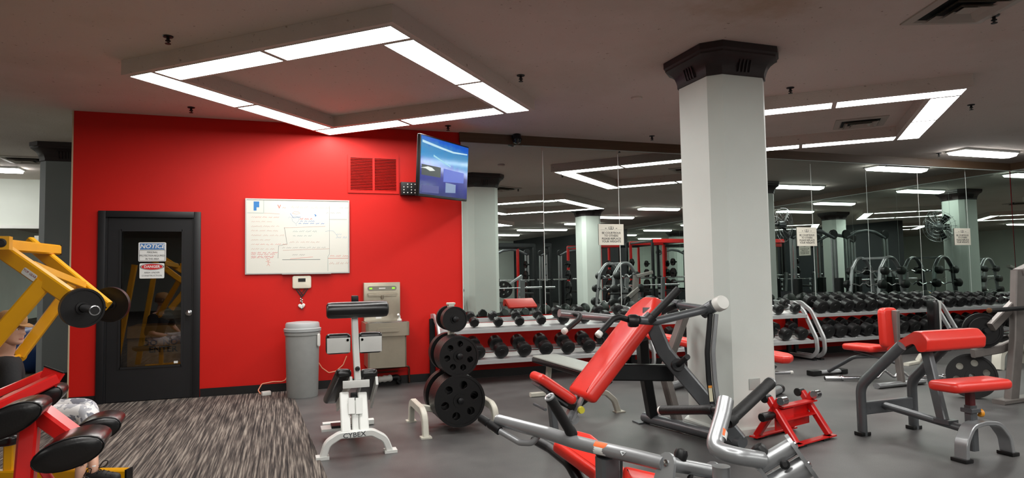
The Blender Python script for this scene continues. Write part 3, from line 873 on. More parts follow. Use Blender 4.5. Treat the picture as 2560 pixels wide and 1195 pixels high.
M_COPP = mat('old_copper_pipe', (96, 58, 44), .45, .5)
mb = MB(); mb.tube([(1.05, WY - .04, .2), (1.5, WY - .04, .215), (1.5, WY - .04, .012)], .013, 8, .03); mb.tube([(1.05, WY - .03, .155), (1.36, WY - .03, .16)], .01, 8); mb.build('copper_pipe', M_COPP, t)
mb = MB(); mb.lathe([(.03, -.09), (.042, -.07), (.034, -.04), (.045, -.01), (.036, .03), (.046, .06), (.03, .09)], (1.19, WY - .10, .085), (1, .1, .05), 12); mb.build('wrapped_joint', M_CAP, t)
mb = MB(); mb.tube([(1.27, WY - .09, .09), (1.36, WY - .09, .10), (1.36, WY - .09, .012)], .034, 12, .05); mb.build('drain_elbow', M_DARK, t)

t = thing('extension_cord', 'orange cord looping low along the red wall to a small white adapter', 'cord', (-.2, WY - .1, .02))
mb = MB(); A = PY(628 + 52, 985, 8.2)
pts = [PY(867, 890, WY - .05), PY(858, 912, WY - .05), PY(840, 928, WY - .05), PY(822, 932, WY - .06), PY(805, 920, WY - .06), PY(790, 897, WY - .06), (.1, WY - .05, .3), (.02, WY - .05, .14), (-.02, WY - .04, .125), (-.12, WY - .04, .13), (-.24, WY - .05, .115), (-.28, WY - .1, .05), (-.25, WY - .17, .02)]
mb.tube(pts, .007, 8, .03); mb.build('cable', mat('orange_cable', (226, 150, 118), .5), t)
mb = MB(); mb.obox((-.19, WY - .2, .026), (.10, .055, .05), Matrix.Rotation(.3, 3, 'Z'), .008); mb.build('adapter', M_CAP, t)

# ------------------------------------------------------------------ trash can
tx, ty = .205, 7.93
t = thing('trash_can', 'tall round grey plastic trash can with a lid against the red wall', 'trash can', (tx, ty, 0))
M_TR = mat('grey_plastic', (150, 152, 150), .5, var=.04, vscale=12, bump=.08, bscale=160)
mb = MB(); mb.lathe([(.166, .0), (.172, .012), (.188, .70), (.197, .702), (.199, .735), (.185, .738)], (tx, ty, 0), seg=32); mb.build('bin', M_TR, t)
mb = MB(); mb.lathe([(.205, .742), (.207, .775), (.190, .782), (.186, .83), (.176, .842), (.10, .85), (.001, .852)], (tx, ty, 0), seg=32); mb.build('lid', mat('pale_grey_plastic', (168, 172, 172), .42), t)
hx, hy = tx + .165, ty - .095
mb = MB(); mb.pad(basis((hx, hy, .64), (.5, .87, 0), (0, 0, 1)), rrect(.055, .15, .025), .02, .008); mb.build('handle', M_CAP, t)

# ------------------------------------------------------------------ signs on the mirror
M_SIGN = mat('cream_sign_card', (216, 212, 198), .5)
def courtesy_sign(x, z, label, face='y'):
    t = thing('courtesy_sign', label, 'sign', (x, WY - .012, z) if face == 'y' else (RX - .012, x, z), 'weight etiquette signs on the mirrors')
    if face == 'y': Mx = basis((x, WY - .0115, z), (1, 0, 0), (0, 0, 1))
    elif face == 'f': Mx = basis((x, Y1 - .012, z), (1, 0, 0), (0, 0, 1))
    else: Mx = basis((RX - .0115, x, z), (0, -1, 0), (0, 0, 1))
    zz = Mx.to_3x3() @ V((0, 0, 1))
    if face == 'f': t.location = Mx.translation; ORIG[t.name] = Mx.translation.copy()
    mb = MB(); mb.prism([Mx @ V((x_, y_, 0)) for x_, y_ in ((-.2, -.15), (.2, -.15), (.2, .15), (-.2, .15))], zz * .003); mb.build('board', M_SIGN, t)
    S = Mx @ Matrix.Translation((0, 0, .0033))
    for s, y_, k in (('BE COURTEOUS', .022, 1), ('TO OTHERS', -.018, 1), ('PLEASE REPLACE', -.06, 1), ('YOUR WEIGHTS', -.10, 1)):
        text('lettering', s, .042, S @ Matrix.Translation((0, y_, 0)), M_INK, t, sx=.98, bold=.0006)
    mb = MB()
    for x0, x1 in ((-.17, -.04), (.04, .17)):
        mb.prism([S @ V(q) for q in ((x0, .066, 0), (x1, .066, 0), (x1, .0685, 0), (x0, .0685, 0))], zz * .0005)
    for x0 in (-.085, .085):
        mb.prism([S @ V((x0 + a_, .09 + b_, 0)) for a_, b_ in ((-.016, 0), (0, -.006), (.016, 0), (0, .006))], zz * .0005)
    # little crest between the rules: a stem with two curled arms
    mb.prism([S @ V(q) for q in ((-.005, .068, 0), (.005, .068, 0), (.007, .118, 0), (-.007, .118, 0))], zz * .0005)
    for s in (-1, 1):
        mb.bar([S @ V((s * .008, .08, .0004)), S @ V((s * .022, .074, .0004)), S @ V((s * .036, .084, .0004)), S @ V((s * .034, .108, .0004)), S @ V((s * .024, .108, .0004))], .009, .0006, up=zz, bev=0)
    mb.build('crest', M_INKG, t)
    return t
courtesy_sign(4.425, 1.895, 'cream courtesy sign on the mirror left of the pale column')
courtesy_sign(7.945, 1.875, 'cream courtesy sign on the mirror just right of the pale column')
courtesy_sign(11.435, 1.885, 'cream courtesy sign on the mirror near the right corner, before the reflected column')
courtesy_sign(3.2, 1.88, 'small cream sign on the right-hand wall, seen reflected between the others', 'x')
courtesy_sign(-4.12, 2.06, 'cream sign on the mirror in the far left room above the yellow machine', 'f')

# ------------------------------------------------------------------ ceiling fittings
def sprinkler(x, y, n):
    t = thing('sprinkler_head', 'dark sprinkler head on the ceiling, %s' % n, 'sprinkler', (x, y, CEIL), 'ceiling sprinklers')
    mb = MB(); mb.lathe([(.04, 0), (.036, -.008), (.012, -.012), (.012, -.03), (.02, -.034), (.02, -.04), (.004, -.042)], (x, y, CEIL - .0005), seg=14); mb.build('escutcheon', M_DARK, t)
    mb = MB()
    for k in range(3):
        mb.tube([(x + .012 * math.cos(k * 2.1), y + .012 * math.sin(k * 2.1), CEIL - .035), (x + .004, y, CEIL - .06)], .003, 6)
    mb.lathe([(.022, -.058), (.022, -.062)], (x, y, CEIL), seg=12); mb.build('deflector', M_DARK, t)
for px, py, n in ((420, 100, 'at upper left beyond the near light ring corner'), (1302, 196, 'just right of the big light ring'), (1976, 226, 'right of the column head'), (478, 275, 'between the big light ring and the red wall'), (1120, 320, 'above the television'), (1630, 345, 'left of the column by the wood trim'), (2485, 48, 'at the top right of the photo'), (2428, 268, 'right of the second light ring'), (2347, 387, 'left of the strip light by the right corner')):
    q = PZ(px, py, CEIL - .03); sprinkler(q.x, q.y, n)
q = PZ(1592, 243, CEIL)
t = thing('smoke_detector', 'pale round smoke detector on the ceiling left of the column head', 'detector', (q.x, q.y, CEIL))
mb = MB(); mb.lathe([(.06, 0), (.06, -.02), (.045, -.035), (.02, -.038)], (q.x, q.y, CEIL - .0005), seg=20); mb.build('case', M_CEIL, t)

def diffuser(cx, cy, rot, label, sz=.62):
    t = thing('ceiling_vent', label, 'vent', (cx, cy, CEIL), 'square ceiling air diffusers')
    rt = Matrix.Rotation(rot, 3, 'Z')
    def sq(h, z): return [V((cx, cy, z)) + rt @ V((x * h, y * h, 0)) for x, y in ((-1, -1), (1, -1), (1, 1), (-1, 1))]
    h = sz / 2
    mb = MB(); mb.loops([sq(h, CEIL - .0005), sq(h, CEIL - .012), sq(h * .8, CEIL - .02), sq(h * .74, CEIL - .006)], cap=False); mb.build('outer_frame', mat('painted_vent_metal', (176, 168, 158), .5), t)
    mb = MB(); mb.prism(sq(h * .78, CEIL - .004), (0, 0, .003)); mb.build('duct', mat('vent_dark', (8, 8, 8), .9), t)
    for k, (a_, b_, z_) in enumerate(((.66, .50, .018), (.42, .26, .022))):
        mb = MB(); mb.loops([sq(h * a_, CEIL - z_ - .022), sq(h * b_, CEIL - .008), sq(h * (b_ - .03), CEIL - .008), sq(h * (a_ - .05), CEIL - z_ - .024)], cap=False); mb.build('cone_ring', MATS['painted_vent_metal'], t)
    mb = MB(); mb.prism(sq(h * .18, CEIL - .03), (0, 0, .004)); mb.build('centre_plate', MATS['painted_vent_metal'], t)
diffuser(4.72, 3.32, math.radians(-20), 'big square air vent cut off by the top edge of the photo')
q = PZ(2150, 306, CEIL)
diffuser(q.x, q.y, math.radians(-42), 'square air vent inside the second light ring right of the column', .6)
diffuser(-3.75, 11.9, 0, 'square air vent on the ceiling left of the red wall')

t = thing('outlet_plate', 'blank grey outlet plate low on the pale column', 'outlet', (3.85, 4.51, .45))
q = PY(1886, 960, 4.81 - .2975)
mb = MB(); mb.box((q.x - .055, q.y - .006, q.z - .045), (q.x + .055, q.y - .0003, q.z + .045), .003); mb.build('plate', mat('grey_plate', (172, 176, 172), .4), t)
# ------------------------------------------------------------------ dumbbell racks
M_RSTL = mat('pale_rack_steel', (186, 188, 188), .35, .45, var=.04, vscale=12)
M_LBL = mat('white_label', (224, 224, 222), .5)
TB = dict(top=((7.86, .660), (8.26, .800)), low=((7.74, .290), (8.16, .425)))
def dumbbell_rack(x0, x1, label):
    t = thing('dumbbell_rack', label, 'dumbbell rack', ((x0 + x1) / 2, 8.05, 0), 'two-tier dumbbell racks')
    for k, xx in enumerate((x0 + .05, x1 - .05)):
        mb = MB()
        mb.bar([(xx, 8.29, .83), (xx, 8.13, .845), (xx, 7.93, .72), (xx, 7.70, .32), (xx, 7.69, .13), (xx, 7.80, .045), (xx, 8.26, .04)], .062, .03, fil=.16, up=V((1, 0, 0)), n=7)
        # two flat uprights side by side form the end frame
        mb.bar([(xx + (-.09 if k else .09), 8.29, .83), (xx + (-.09 if k else .09), 8.13, .845), (xx + (-.09 if k else .09), 7.93, .72), (xx + (-.09 if k else .09), 7.70, .32), (xx + (-.09 if k else .09), 7.69, .13), (xx + (-.09 if k else .09), 7.80, .045), (xx + (-.09 if k else .09), 8.26, .04)], .062, .03, fil=.16, up=V((1, 0, 0)), n=7) if False else None
        mb.build('end_frame', M_RSTL, t)
        mb = MB(); mb.bar([(xx, 8.27, .004), (xx, 8.27, .80)], .05, .07, up=V((1, 0, 0)))
        mb.box((xx - .03, 7.74, .0005), (xx + .03, 8.3, .024)); mb.build('rear_post', M_DARK, t)
    for nm, ((ya, za), (yb, zb)) in TB.items():
        dv = V((0, yb - ya, zb - za)).normalized(); nv = V((1, 0, 0)).cross(dv)
        mb = MB()
        for f in (.16, .84):
            c = V((0, ya + (yb - ya) * f, za + (zb - za) * f)) - nv * .015
            mb.bar([V((x0 + .065, c.y, c.z)), V((x1 - .065, c.y, c.z))], .11, .02, up=nv)
        mb.bar([V((x0 + .06, ya, za - .01)), V((x1 - .06, ya, za - .01))], .012, .05, up=V((0, 0, 1)))
        mb.build('shelf_rail', M_RSTL, t)
        mb = MB(); c = V((0, ya + (yb - ya) * .5, za + (zb - za) * .5)) - nv * .03
        mb.bar([V((x0 + .065, c.y, c.z)), V((x1 - .065, c.y, c.z))], .16, .012, up=nv); mb.build('shelf_pan', M_WHITE if x0 < 5 else M_DARK, t)
    return t
units = [(1.74, 4.60), (4.62, 7.48), (7.52, 10.22), (10.26, 12.70)]
rack_names = ['rack at the left end under the first mirrors', 'rack behind the pale column', 'rack just right of the pale column', 'rack in the right corner']
for (x0, x1), nm in zip(units, rack_names):
    dumbbell_rack(x0, x1, 'black and steel two-tier dumbbell ' + nm)

def head_mesh(r, w, hexa):
    mb = MB()
    sg = 8 if hexa else 20
    mb.lathe([(r * .80, -w / 2), (r, -w / 2 + .012), (r, w / 2 - .012), (r * .80, w / 2)], (0, 0, 0), (0, 1, 0), sg)
    if not hexa:
        mb.lathe([(r * .42, -w / 2 - .002), (r * .40, -w / 2 - .005)], (0, 0, 0), (0, 1, 0), 14)
    return mb
def make_dumbbell(r, w, hexa, hl=.125):
    t = thing('dumbbell', 'black dumbbell', 'dumbbell', (0, 0, 0))
    for s in (-1, 1):
        mb = head_mesh(r, w, hexa)
        for v in mb.bm.verts: v.co.y += s * (hl / 2 + w / 2)
        mb.build('head', M_RUB, t)
    mb = MB(); mb.lathe([(.013, -hl / 2 - .01), (.017, -hl * .25), (.018, 0), (.017, hl * .25), (.013, hl / 2 + .01)], (0, 0, 0), (0, 1, 0), 10); mb.build('handle', M_CHROME, t)
    return t
protos = {}
for key, (r, w, hx) in dict(xs=(.052, .06, 1), s=(.064, .075, 1), m=(.078, .09, 0), l=(.090, .11, 0), xl=(.100, .12, 0)).items():
    protos[key] = [make_dumbbell(r, w, hx), r, False]
nd = 0
plan = [('top', 9, ['s', 's', 's', 's', 's', 'm', 'm', 'm', 'm'], 'low', 9, ['l'] * 9), ('top', 9, ['m'] * 9, 'low', 9, ['l'] * 9), ('top', 10, ['xl'] * 6 + ['l'] * 4, 'low', 10, ['xl'] * 10), ('top', 9, ['l', 'l', 'm', 'm', 'm', 's', 's', 's', 's'], 'low', 9, ['l'] * 9)]
for ui, (x0, x1) in enumerate(units):
    pl = plan[ui]
    for nm, cnt, sizes in ((pl[0], pl[1], pl[2]), (pl[3], pl[4], pl[5])):
        (ya, za), (yb, zb) = TB[nm]
        dv = V((0, yb - ya, zb - za)).normalized(); nv = V((1, 0, 0)).cross(dv)
        tilt = math.atan2(zb - za, yb - ya)
        for k in range(cnt):
            key = sizes[k]
            pr_ = protos[key]
            r = pr_[1]
            x = x0 + .22 + (x1 - x0 - .44) * k / (cnt - 1)
            c = V((x + random.uniform(-.006, .006), (ya + yb) / 2, (za + zb) / 2)) + nv * (r + .001) + dv * random.uniform(-.012, .012)
            lab = '%s dumbbell from the left on the %s shelf, %s' % (ORD[k], 'upper' if nm == 'top' else 'lower', rack_names[ui])
            lab = lab.replace('rack at the left end under the first mirrors', 'leftmost rack').replace('rack behind the pale column', 'rack behind the column').replace('rack just right of the pale column', 'rack right of the column').replace('rack in the right corner', 'corner rack')
            grp = 'dumbbells on the racks'
            if not pr_[2]:
                o = pr_[0]; pr_[2] = True
                o.location = c; o['label'] = lab; o['group'] = grp
            else:
                o = dup(pr_[0], c, lab, grp)
            o.rotation_euler = (tilt, random.choice((0, .25, -.2)), 0)
            # chrome size plates between the heads on the shelf lip
    for nm in ('top', 'low'):
        pass
for key, pr_ in protos.items():
    if not pr_[2]:
        for ch in list(pr_[0].children): bpy.data.objects.remove(ch)
        bpy.data.objects.remove(pr_[0])

# white size stickers are part of each rack's lip
# ------------------------------------------------------------------ weight plates
def curve_mesh(name, loops, ext, bev, mt):
    cu = bpy.data.curves.new(name, 'CURVE')
    cu.dimensions = '2D'; cu.fill_mode = 'BOTH'; cu.extrude = max(ext - bev, .0005); cu.bevel_depth = bev; cu.bevel_resolution = 1
    for lp in loops:
        sp = cu.splines.new('POLY'); sp.points.add(len(lp) - 1)
        for q_, p_ in zip(sp.points, lp): q_.co = (p_[0], p_[1], 0, 1)
        sp.use_cyclic_u = True
    o = bpy.data.objects.new(name, cu); COL.objects.link(o)
    me = bpy.data.meshes.new_from_object(o.evaluated_get(bpy.context.evaluated_depsgraph_get()))
    bpy.data.objects.remove(o); bpy.data.curves.remove(cu)
    me.materials.clear(); me.materials.append(mt)
    return me
def circ(r, n, cx=0, cy=0):
    return [(cx + r * math.cos(2 * PI * k / n), cy + r * math.sin(2 * PI * k / n)) for k in range(n)]
PM = {}
def plate_parts(R, th, holes, hr=.16, hd=.60):
    key = (R, th, holes)
    if key in PM: return PM[key]
    loops = [circ(R - .006, 48), circ(.026, 16)]
    for k in range(holes):
        a = PI / 2 + 2 * PI * k / holes
        loops.append(circ(R * hr, 18, R * hd * math.cos(a), R * hd * math.sin(a)))
    disc = curve_mesh('plate_disc', loops, th * .30, .002, M_IRON)
    mb = MB()
    # raised rim and hub of the plate
    def ring(r0, r1, h):
        mb.loops([[V((r * math.cos(2 * PI * k / 48), r * math.sin(2 * PI * k / 48), z)) for k in range(48)] for r, z in ((r0, -h), (r1, -h), (r1, h), (r0, h), (r0, -h))], cap=False)
    ring(R * .90, R, th / 2)
    rim_o = mb.build('rim', M_IRON); rim = rim_o.data; bpy.data.objects.remove(rim_o)
    mb = MB(); ring(.0262, R * .17 + .02, th / 2); hub_o = mb.build('hub', M_IRON); hub = hub_o.data; bpy.data.objects.remove(hub_o)
    PM[key] = (disc, rim, hub)
    return PM[key]
def plate(c, axis, R, th, holes, label, group=None, spin=0.0, nm='weight_plate'):
    disc, rim, hub = plate_parts(R, th, holes)
    a, s, u = frame(axis)
    o = bpy.data.objects.new(nm, disc); COL.objects.link(o)
    Mx = Matrix((s, u, -a if s.cross(u).dot(a) < 0 else a)).transposed().to_4x4() @ Matrix.Rotation(spin, 4, 'Z'); Mx.translation = V(c)
    o.matrix_world = Mx
    tag(o, label, 'weight plate', group)
    for n_, me in (('rim', rim), ('hub', hub)):
        ch = bpy.data.objects.new(n_, me); COL.objects.link(ch); ch.parent = o
    return o

# ------------------------------------------------------------------ plate tree
px_, py_ = 1.43, 5.80
t = thing('plate_tree', 'white weight plate tree loaded with black plates near the drinking fountain', 'plate tree', (px_, py_, 0))
mb = MB(); mb.bar([(px_, py_, .10), (px_, py_, 1.10)], .075, .05, up=V((1, 0, 0))); mb.box((px_ - .038, py_ - .03, 1.085), (px_ + .038, py_ + .03, 1.105), .008); mb.build('post', M_CREAM, t)
for s in (-1, 1):
    xx = px_ + s * .31
    mb = MB(); mb.bar([(xx, py_ - .33, .0), (xx, py_ - .29, .17), (xx, py_ - .2, .20), (xx, py_ + .2, .20), (xx, py_ + .29, .17), (xx, py_ + .33, .0)], .07, .05, fil=.09, up=V((1, 0, 0)))
    for q in (-1, 1): mb.obox((xx, py_ + q * .335, .007), (.09, .085, .013))
    mb.build('leg', M_CREAM, t)
mb = MB(); mb.bar([(px_ - .31, py_, .2), (px_, py_, .12), (px_ + .31, py_, .2)], .06, .05, fil=.05); mb.build('cross_beam', M_CREAM, t)
lv = [(.278, .2245, .044, 6, 5, 2, 'bottom'), (.655, .175, .042, 7, 5, 2, 'middle'), (.965, .112, .045, 0, 2, 1, 'top')]
for z, R, th, hl, nf, nb, w_ in lv:
    yf_ = py_ - .06 - nf * (th + .003) - .022
    mb = MB(); mb.tube([(px_, yf_, z), (px_, py_ + .32, z)], .022, 12)
    mb.lathe([(.026, 0), (.026, -.01), (.012, -.016)], (px_, yf_, z), (0, 1, 0), 12); mb.build('peg', M_DARK, t)
    z2 = z - .003
    for k in range(nf):
        y = py_ - .06 - th * .5 - k * (th + .003)
        plate((px_, y, z2), (0, 1, 0), R, th, hl, '%s black plate from the front on the %s peg of the plate tree' % (ORD[nf - 1 - k], w_), 'plates on the white plate tree', k * .2)
    for k in range(nb):
        y = py_ + .08 + th * .5 + k * (th + .003)
        plate((px_, y, z2), (0, 1, 0), R, th, hl, '%s rear black plate on the %s peg of the plate tree' % (ORD[k], w_), 'plates on the white plate tree', k * .3)
def cushion(name, M, ol, th, mt, parent, rnd=.03, crown=.006):
    mb = MB(); mb.pad(M, ol, th, rnd, crown); return mb.build(name, mt, parent)
def along(a, b, side, th=None):
    """frame at the middle of a-b: x along b-a, z up-ish normal to x and side"""
    a, b = V(a), V(b)
    x = (b - a).normalized(); s = V(side)
    z = x.cross(s).normalized()
    if z.z < 0: s = -s; z = x.cross(s).normalized()
    y = z.cross(x)
    Mx = Matrix((x, y, z)).transposed().to_4x4(); Mx.translation = (a + b) / 2
    return Mx, (b - a).length

# ------------------------------------------------------------------ flat bench with a grey pad
t = thing('flat_bench', 'flat bench with a grey pad and scuffed white frame before the dumbbell racks', 'bench', (2.78, 6.15, 0))
Mx, L = along((2.765, 6.88, .385), (2.80, 5.62, .385), (1, 0, 0))
mb = MB(); mb.pad(Mx @ Matrix.Translation((0, 0, -.012)), rrect(L + .006, .316, .03), .048, .006); mb.build('pad_base', M_VINYL, t)
cushion('pad', Mx @ Matrix.Translation((0, 0, .036)), rrect(L - .004, .306, .03), .024, M_GREYV, t, .012)
mb = MB(); mb.bar([(2.765, 6.80, .355), (2.80, 5.70, .355)], .06, .05); mb.obox((2.78, 6.25, .378), (.22, 1.0, .012)); mb.build('spine', M_CREAM, t)
mb = MB(); mb.bar([(2.765, 6.74, .34), (2.76, 6.80, .03)], .06, .05, up=V((1, 0, 0))); mb.bar([(2.56, 6.80, .025), (2.97, 6.80, .025)], .06, .045); mb.build('rear_leg', M_CREAM, t)
mb = MB(); mb.bar([(2.56, 5.72, .0), (2.60, 5.72, .12), (2.68, 5.72, .20), (2.80, 5.72, .21), (2.93, 5.72, .20), (3.02, 5.72, .12), (3.06, 5.72, .0)], .05, .05, fil=.08, up=V((0, 1, 0)))
for xx in (2.55, 3.07): mb.obox((xx, 5.72, .006), (.10, .08, .012))
mb.bar([(2.80, 5.75, .2), (2.79, 5.85, .34)], .06, .05, up=V((1, 0, 0))); mb.build('front_leg', M_CREAM, t)

# ------------------------------------------------------------------ incline press machine beside the column
t = thing('incline_press_machine', 'dark grey incline press machine with a long red back pad against the column', 'exercise machine', (2.75, 4.72, 0))
Yc = 4.74
a_, b_ = V((2.20, Yc, .375)), V((2.90, Yc, 1.125))
Mx, L = along(a_, b_, (0, 1, 0))
hw = .19
ol = rpoly([(-L / 2, -hw), (L / 2 - .12, -hw), (L / 2, -hw * .5), (L / 2, hw * .5), (L / 2 - .12, hw), (-L / 2, hw)], .05, 4)
cushion('back_pad', Mx @ Matrix.Translation((0, 0, -.06)), ol, .115, M_REDV, t, .05, .006)
s1, s2 = V((1.80, Yc, .545)), V((2.09, Yc, .335))
Mx, L = along(s1, s2, (0, 1, 0))
cushion('seat_pad', Mx, rpoly([(-L / 2, -.12), (L / 2, -.15), (L / 2, .15), (-L / 2, .12)], .05), .075, M_REDV, t, .035, .006)
mb = MB(); mb.obox((s1 + s2) / 2 - V((0, 0, .02)), (L * .8, .16, .012), Mx.to_3x3())
mb.bar([(1.95, Yc, .44), (1.98, Yc, .12)], .05, .07, up=V((0, 1, 0))); mb.tube([(1.86, Yc - .12, .33), (1.86, Yc + .12, .33)], .011, 8); mb.build('seat_post', M_GREY, t)
mb = MB(); mb.bar([(1.96, Yc - .26, .032), (1.96, Yc + .26, .032)], .07, .05); mb.build('seat_foot', M_GREY, t)
mb = MB(); mb.bar([(1.97, Yc, .40), (2.14, Yc, .30), (2.46, Yc, .50)], .06, .07, up=V((0, 1, 0))); mb.build('seat_link', M_DARK, t)
mb = MB()
for dy in (-.05, .05): mb.bar([V((2.10, Yc + dy, .21)), V((2.21, Yc + dy, .40))], .022, .05, up=V((0, 1, 0)))
mb.bar([V((2.06, Yc, .16)), V((2.14, Yc, .28))], .07, .07, up=V((0, 1, 0))); mb.lathe([(.04, -.05), (.04, .05)], (2.13, Yc, .22), (0, 1, 0), 14); mb.build('seat_bracket', M_SILVER, t)
mb = MB(); mb.lathe([(.025, -.02), (.03, 0), (.02, .02)], (2.16, Yc - .1, .30), (0, 1, 0), 10); mb.build('yellow_pin', mat('yellow_plastic', (210, 200, 60), .5), t)
mb = MB(); mb.bar([a_ + V((.07, 0, .03)), b_ + V((-.02, 0, -.12))], .06, .05, up=V((0, 1, 0))); mb.obox((a_ + b_) / 2 + V((.03, 0, -.035)), (.6, .2, .015), along(a_, b_, (0, 1, 0))[0].to_3x3()); mb.build('back_plate', M_DARK, t)
# rear cross tube on the floor, running towards the camera
mb = MB(); mb.oval([(3.06, 5.22, .055), (3.27, 4.16, .055)], .11, .09, 16)
mb.obox((3.06, 5.25, .0065), (.16, .12, .012)); mb.obox((3.275, 4.14, .0065), (.2, .14, .012)); mb.build('base_tube', M_GREY, t)
# near upright leaning in to the top, far leg
top = V((2.80, 4.62, 1.0))
mb = MB(); mb.bar([(3.27, 4.20, .06), (2.86, 4.56, .72), (2.78, 4.62, .98), (2.79, 4.63, 1.06)], .115, .075, fil=.2, up=V((.6, .75, 0)), n=8); mb.build('near_upright', M_GREY, t)
mb = MB(); mb.bar([(3.08, 5.12, .06), (2.92, 4.98, .55), (2.84, 4.86, .80)], .10, .08, fil=.12, up=V((1, 0, 0)), n=6); mb.build('far_upright', M_DARK, t)
mb = MB(); mb.bar([(2.42, Yc, .56), (2.98, 4.64, .53)], .13, .08, up=V((0, 1, 0))); mb.build('back_support', M_DARK, t)
mb = MB(); mb.bar([P(1693, 1052, 5.72), P(1660, 930, 5.75)], .09, .07, up=V((1, 0, 0))); mb.bar([P(1660, 932, 5.75), P(1710, 790, 5.7)], .09, .06, up=V((1, 0, 0))); mb.build('rear_stay', M_TAUPE, t)
# plate peg
mb = MB(); pq = P(1694, 913, 5.05); pe = P(1719, 892, 4.86); mb.lathe([(.05, -.015), (.05, .015)], pq, pe - pq, 18); mb.tube([pq, pe], .021, 12); mb.build('plate_peg', M_DARK, t)
for q in ((1680, 899), (1702, 930)):
    pass
# near pressing arm
pv = P(1772, 772, 4.98)
mb = MB(); mb.tube([pv, P(1640, 803, 4.72), P(1597, 800, 4.66)], .031, 14, .04); mb.lathe([(.05, -.06), (.05, .05), (.03, .06)], pv, P(1805, 752, 4.9) - pv, 16); mb.build('press_arm', M_GREY, t)
mb = MB(); c_ = P(1798, 760, 4.93); mb.lathe([(.056, -.02), (.056, .04), (.05, .052), (.02, .056)], c_, P(1830, 745, 4.78) - c_, 20); mb.build('pivot_cap', M_CAP, t)
mb = MB(); mb.lathe([(.04, -.035), (.046, -.02), (.046, .02), (.04, .035)], P(1583, 802, 4.66), R_, 16); mb.build('arm_end_cap', M_BLACK, t)
g0, g1 = P(1632, 790, 4.70), P(1697, 722, 4.70)
mb = MB(); mb.tube([g0, g1], .027, 14); mb.build('grip', M_GRIP, t)
mb = MB(); mb.lathe([(.045, -.025), (.045, .025)], P(1624, 796, 4.70), g1 - g0, 16); mb.build('grip_collar', M_BLACK, t)
mb = MB(); mb.tube([P(1583, 803, 4.68), P(1548, 792, 4.62), P(1532, 798, 4.60), P(1500, 832, 4.52)], .021, 12, .06); mb.build('low_handle', M_GRIP, t)
mb = MB(); mb.lathe([(.023, -.02), (.025, .012), (.018, .018)], P(1497, 836, 4.51), P(1490, 845, 4.50) - P(1500, 832, 4.52), 12); mb.build('handle_cap', M_CAP, t)
# far pressing arm and the shaft that joins the two pivots
fp = V((3.16, 5.24, 1.09))
mb = MB(); mb.tube([fp, PY(1600, 803, 5.2), PY(1398, 783, 5.16)], .034, 14, .05); mb.build('press_arm', M_SILVER, t)
mb = MB(); mb.tube([PY(1437, 785, 5.12), PY(1452, 788, 5.06), PY(1446, 800, 5.02), PY(1414, 826, 4.95)], .022, 12, .05); mb.build('low_handle', M_GRIP, t)
mb = MB(); mb.lathe([(.024, -.02), (.026, .012), (.018, .018)], PY(1411, 828, 4.94), PY(1402, 836, 4.92) - PY(1414, 826, 4.95), 12); mb.build('handle_cap', M_CAP, t)
mb = MB(); mb.tube([pv + V((0, .06, 0)), fp], .026, 12); mb.lathe([(.045, -.04), (.045, .04)], fp, (0, 1, 0), 16); mb.lathe([(.04, -.05), (.04, .05)], (pv + fp) / 2, (0, 1, 0), 14); mb.build('pivot_shaft', M_GREY, t)
mb = MB(); mb.bar([(pv + fp) / 2, V((2.82, 4.66, 1.0))], .07, .05); mb.build('shaft_bracket', M_DARK, t)
# long curved linkage bars hanging from the near pivot
lk = [P(1776, 785, 4.95), P(1768, 880, 4.93), P(1772, 950, 4.92), P(1781, 1010, 4.90)]
lk2 = [p + R_ * .03 for p in lk]
mb = MB(); mb.bar(lk, .035, .03, fil=.3, up=F_); mb.build('linkage_bar', M_DARK, t)
mb = MB(); mb.bar([P(1790, 785, 4.93), P(1782, 880, 4.91), P(1787, 950, 4.90), P(1796, 1012, 4.88)], .03, .03, fil=.3, up=F_); mb.build('linkage_bar', M_SILVER, t)
mb = MB(); a0, a1 = P(1775, 966, 4.895), P(1779, 1004, 4.885); mb.bar([a0, a1], .026, .003, up=F_, bev=0); mb.build('caution_label', mat('cream_label', (206, 200, 172), .5), t)
mb = MB(); a0, a1 = P(1775, 964, 4.892), P(1775.6, 970, 4.891); mb.bar([a0, a1], .027, .0035, up=F_, bev=0); mb.build('label_heading', mat('label_orange', (222, 140, 40), .5), t)
mb = MB(); q = P(1796, 1012, 4.89); mb.lathe([(.05, -.05), (.05, .05)], q + V((0, 0, -.06)), FH, 18); mb.bar([q + V((0, 0, -.04)), (3.22, 4.30, .10)], .06, .04); mb.build('lower_pivot', M_DARK, t)

# ------------------------------------------------------------------ preacher curl bench
t = thing('preacher_bench', 'grey preacher curl bench with red arm pad and red seat at right', 'bench', (4.70, 3.8, 0))
zt = .78
for xx in (4.435, 4.995):
    mb = MB(); mb.oval([(xx, 4.15, .0), (xx, 4.15, .40), (xx + (.03 if xx < 4.7 else -.03), 3.78, .755)], .085, .062, 16, .17, up=V((1, 0, 0)), n=8); mb.build('side_tube', M_GREY, t)
    mb = MB(); mb.obox((xx, 4.15, .0155), (.10, .078, .03), bev=.006); mb.build('foot', M_BLACK, t)
mb = MB(); mb.bar([(4.435, 4.15, .215), (4.995, 4.15, .215)], .05, .10); mb.box((4.5, 4.1235, .205), (4.54, 4.1245, .225)); mb.build('rear_crossbar', M_GREY, t)
mb = MB(); mb.oval([(4.66, 4.13, .225), (4.65, 3.42, .175)], .075, .055, 16); mb.build('spine_tube', M_GREY, t)
mb = MB(); mb.bar([(4.655, 3.62, .20), (4.74, 3.80, .72)], .075, .05, up=V((1, 0, 0))); mb.obox((4.655, 3.6, .205), (.10, .12, .03)); mb.build('pad_post', M_GREY, t)
mb = MB()
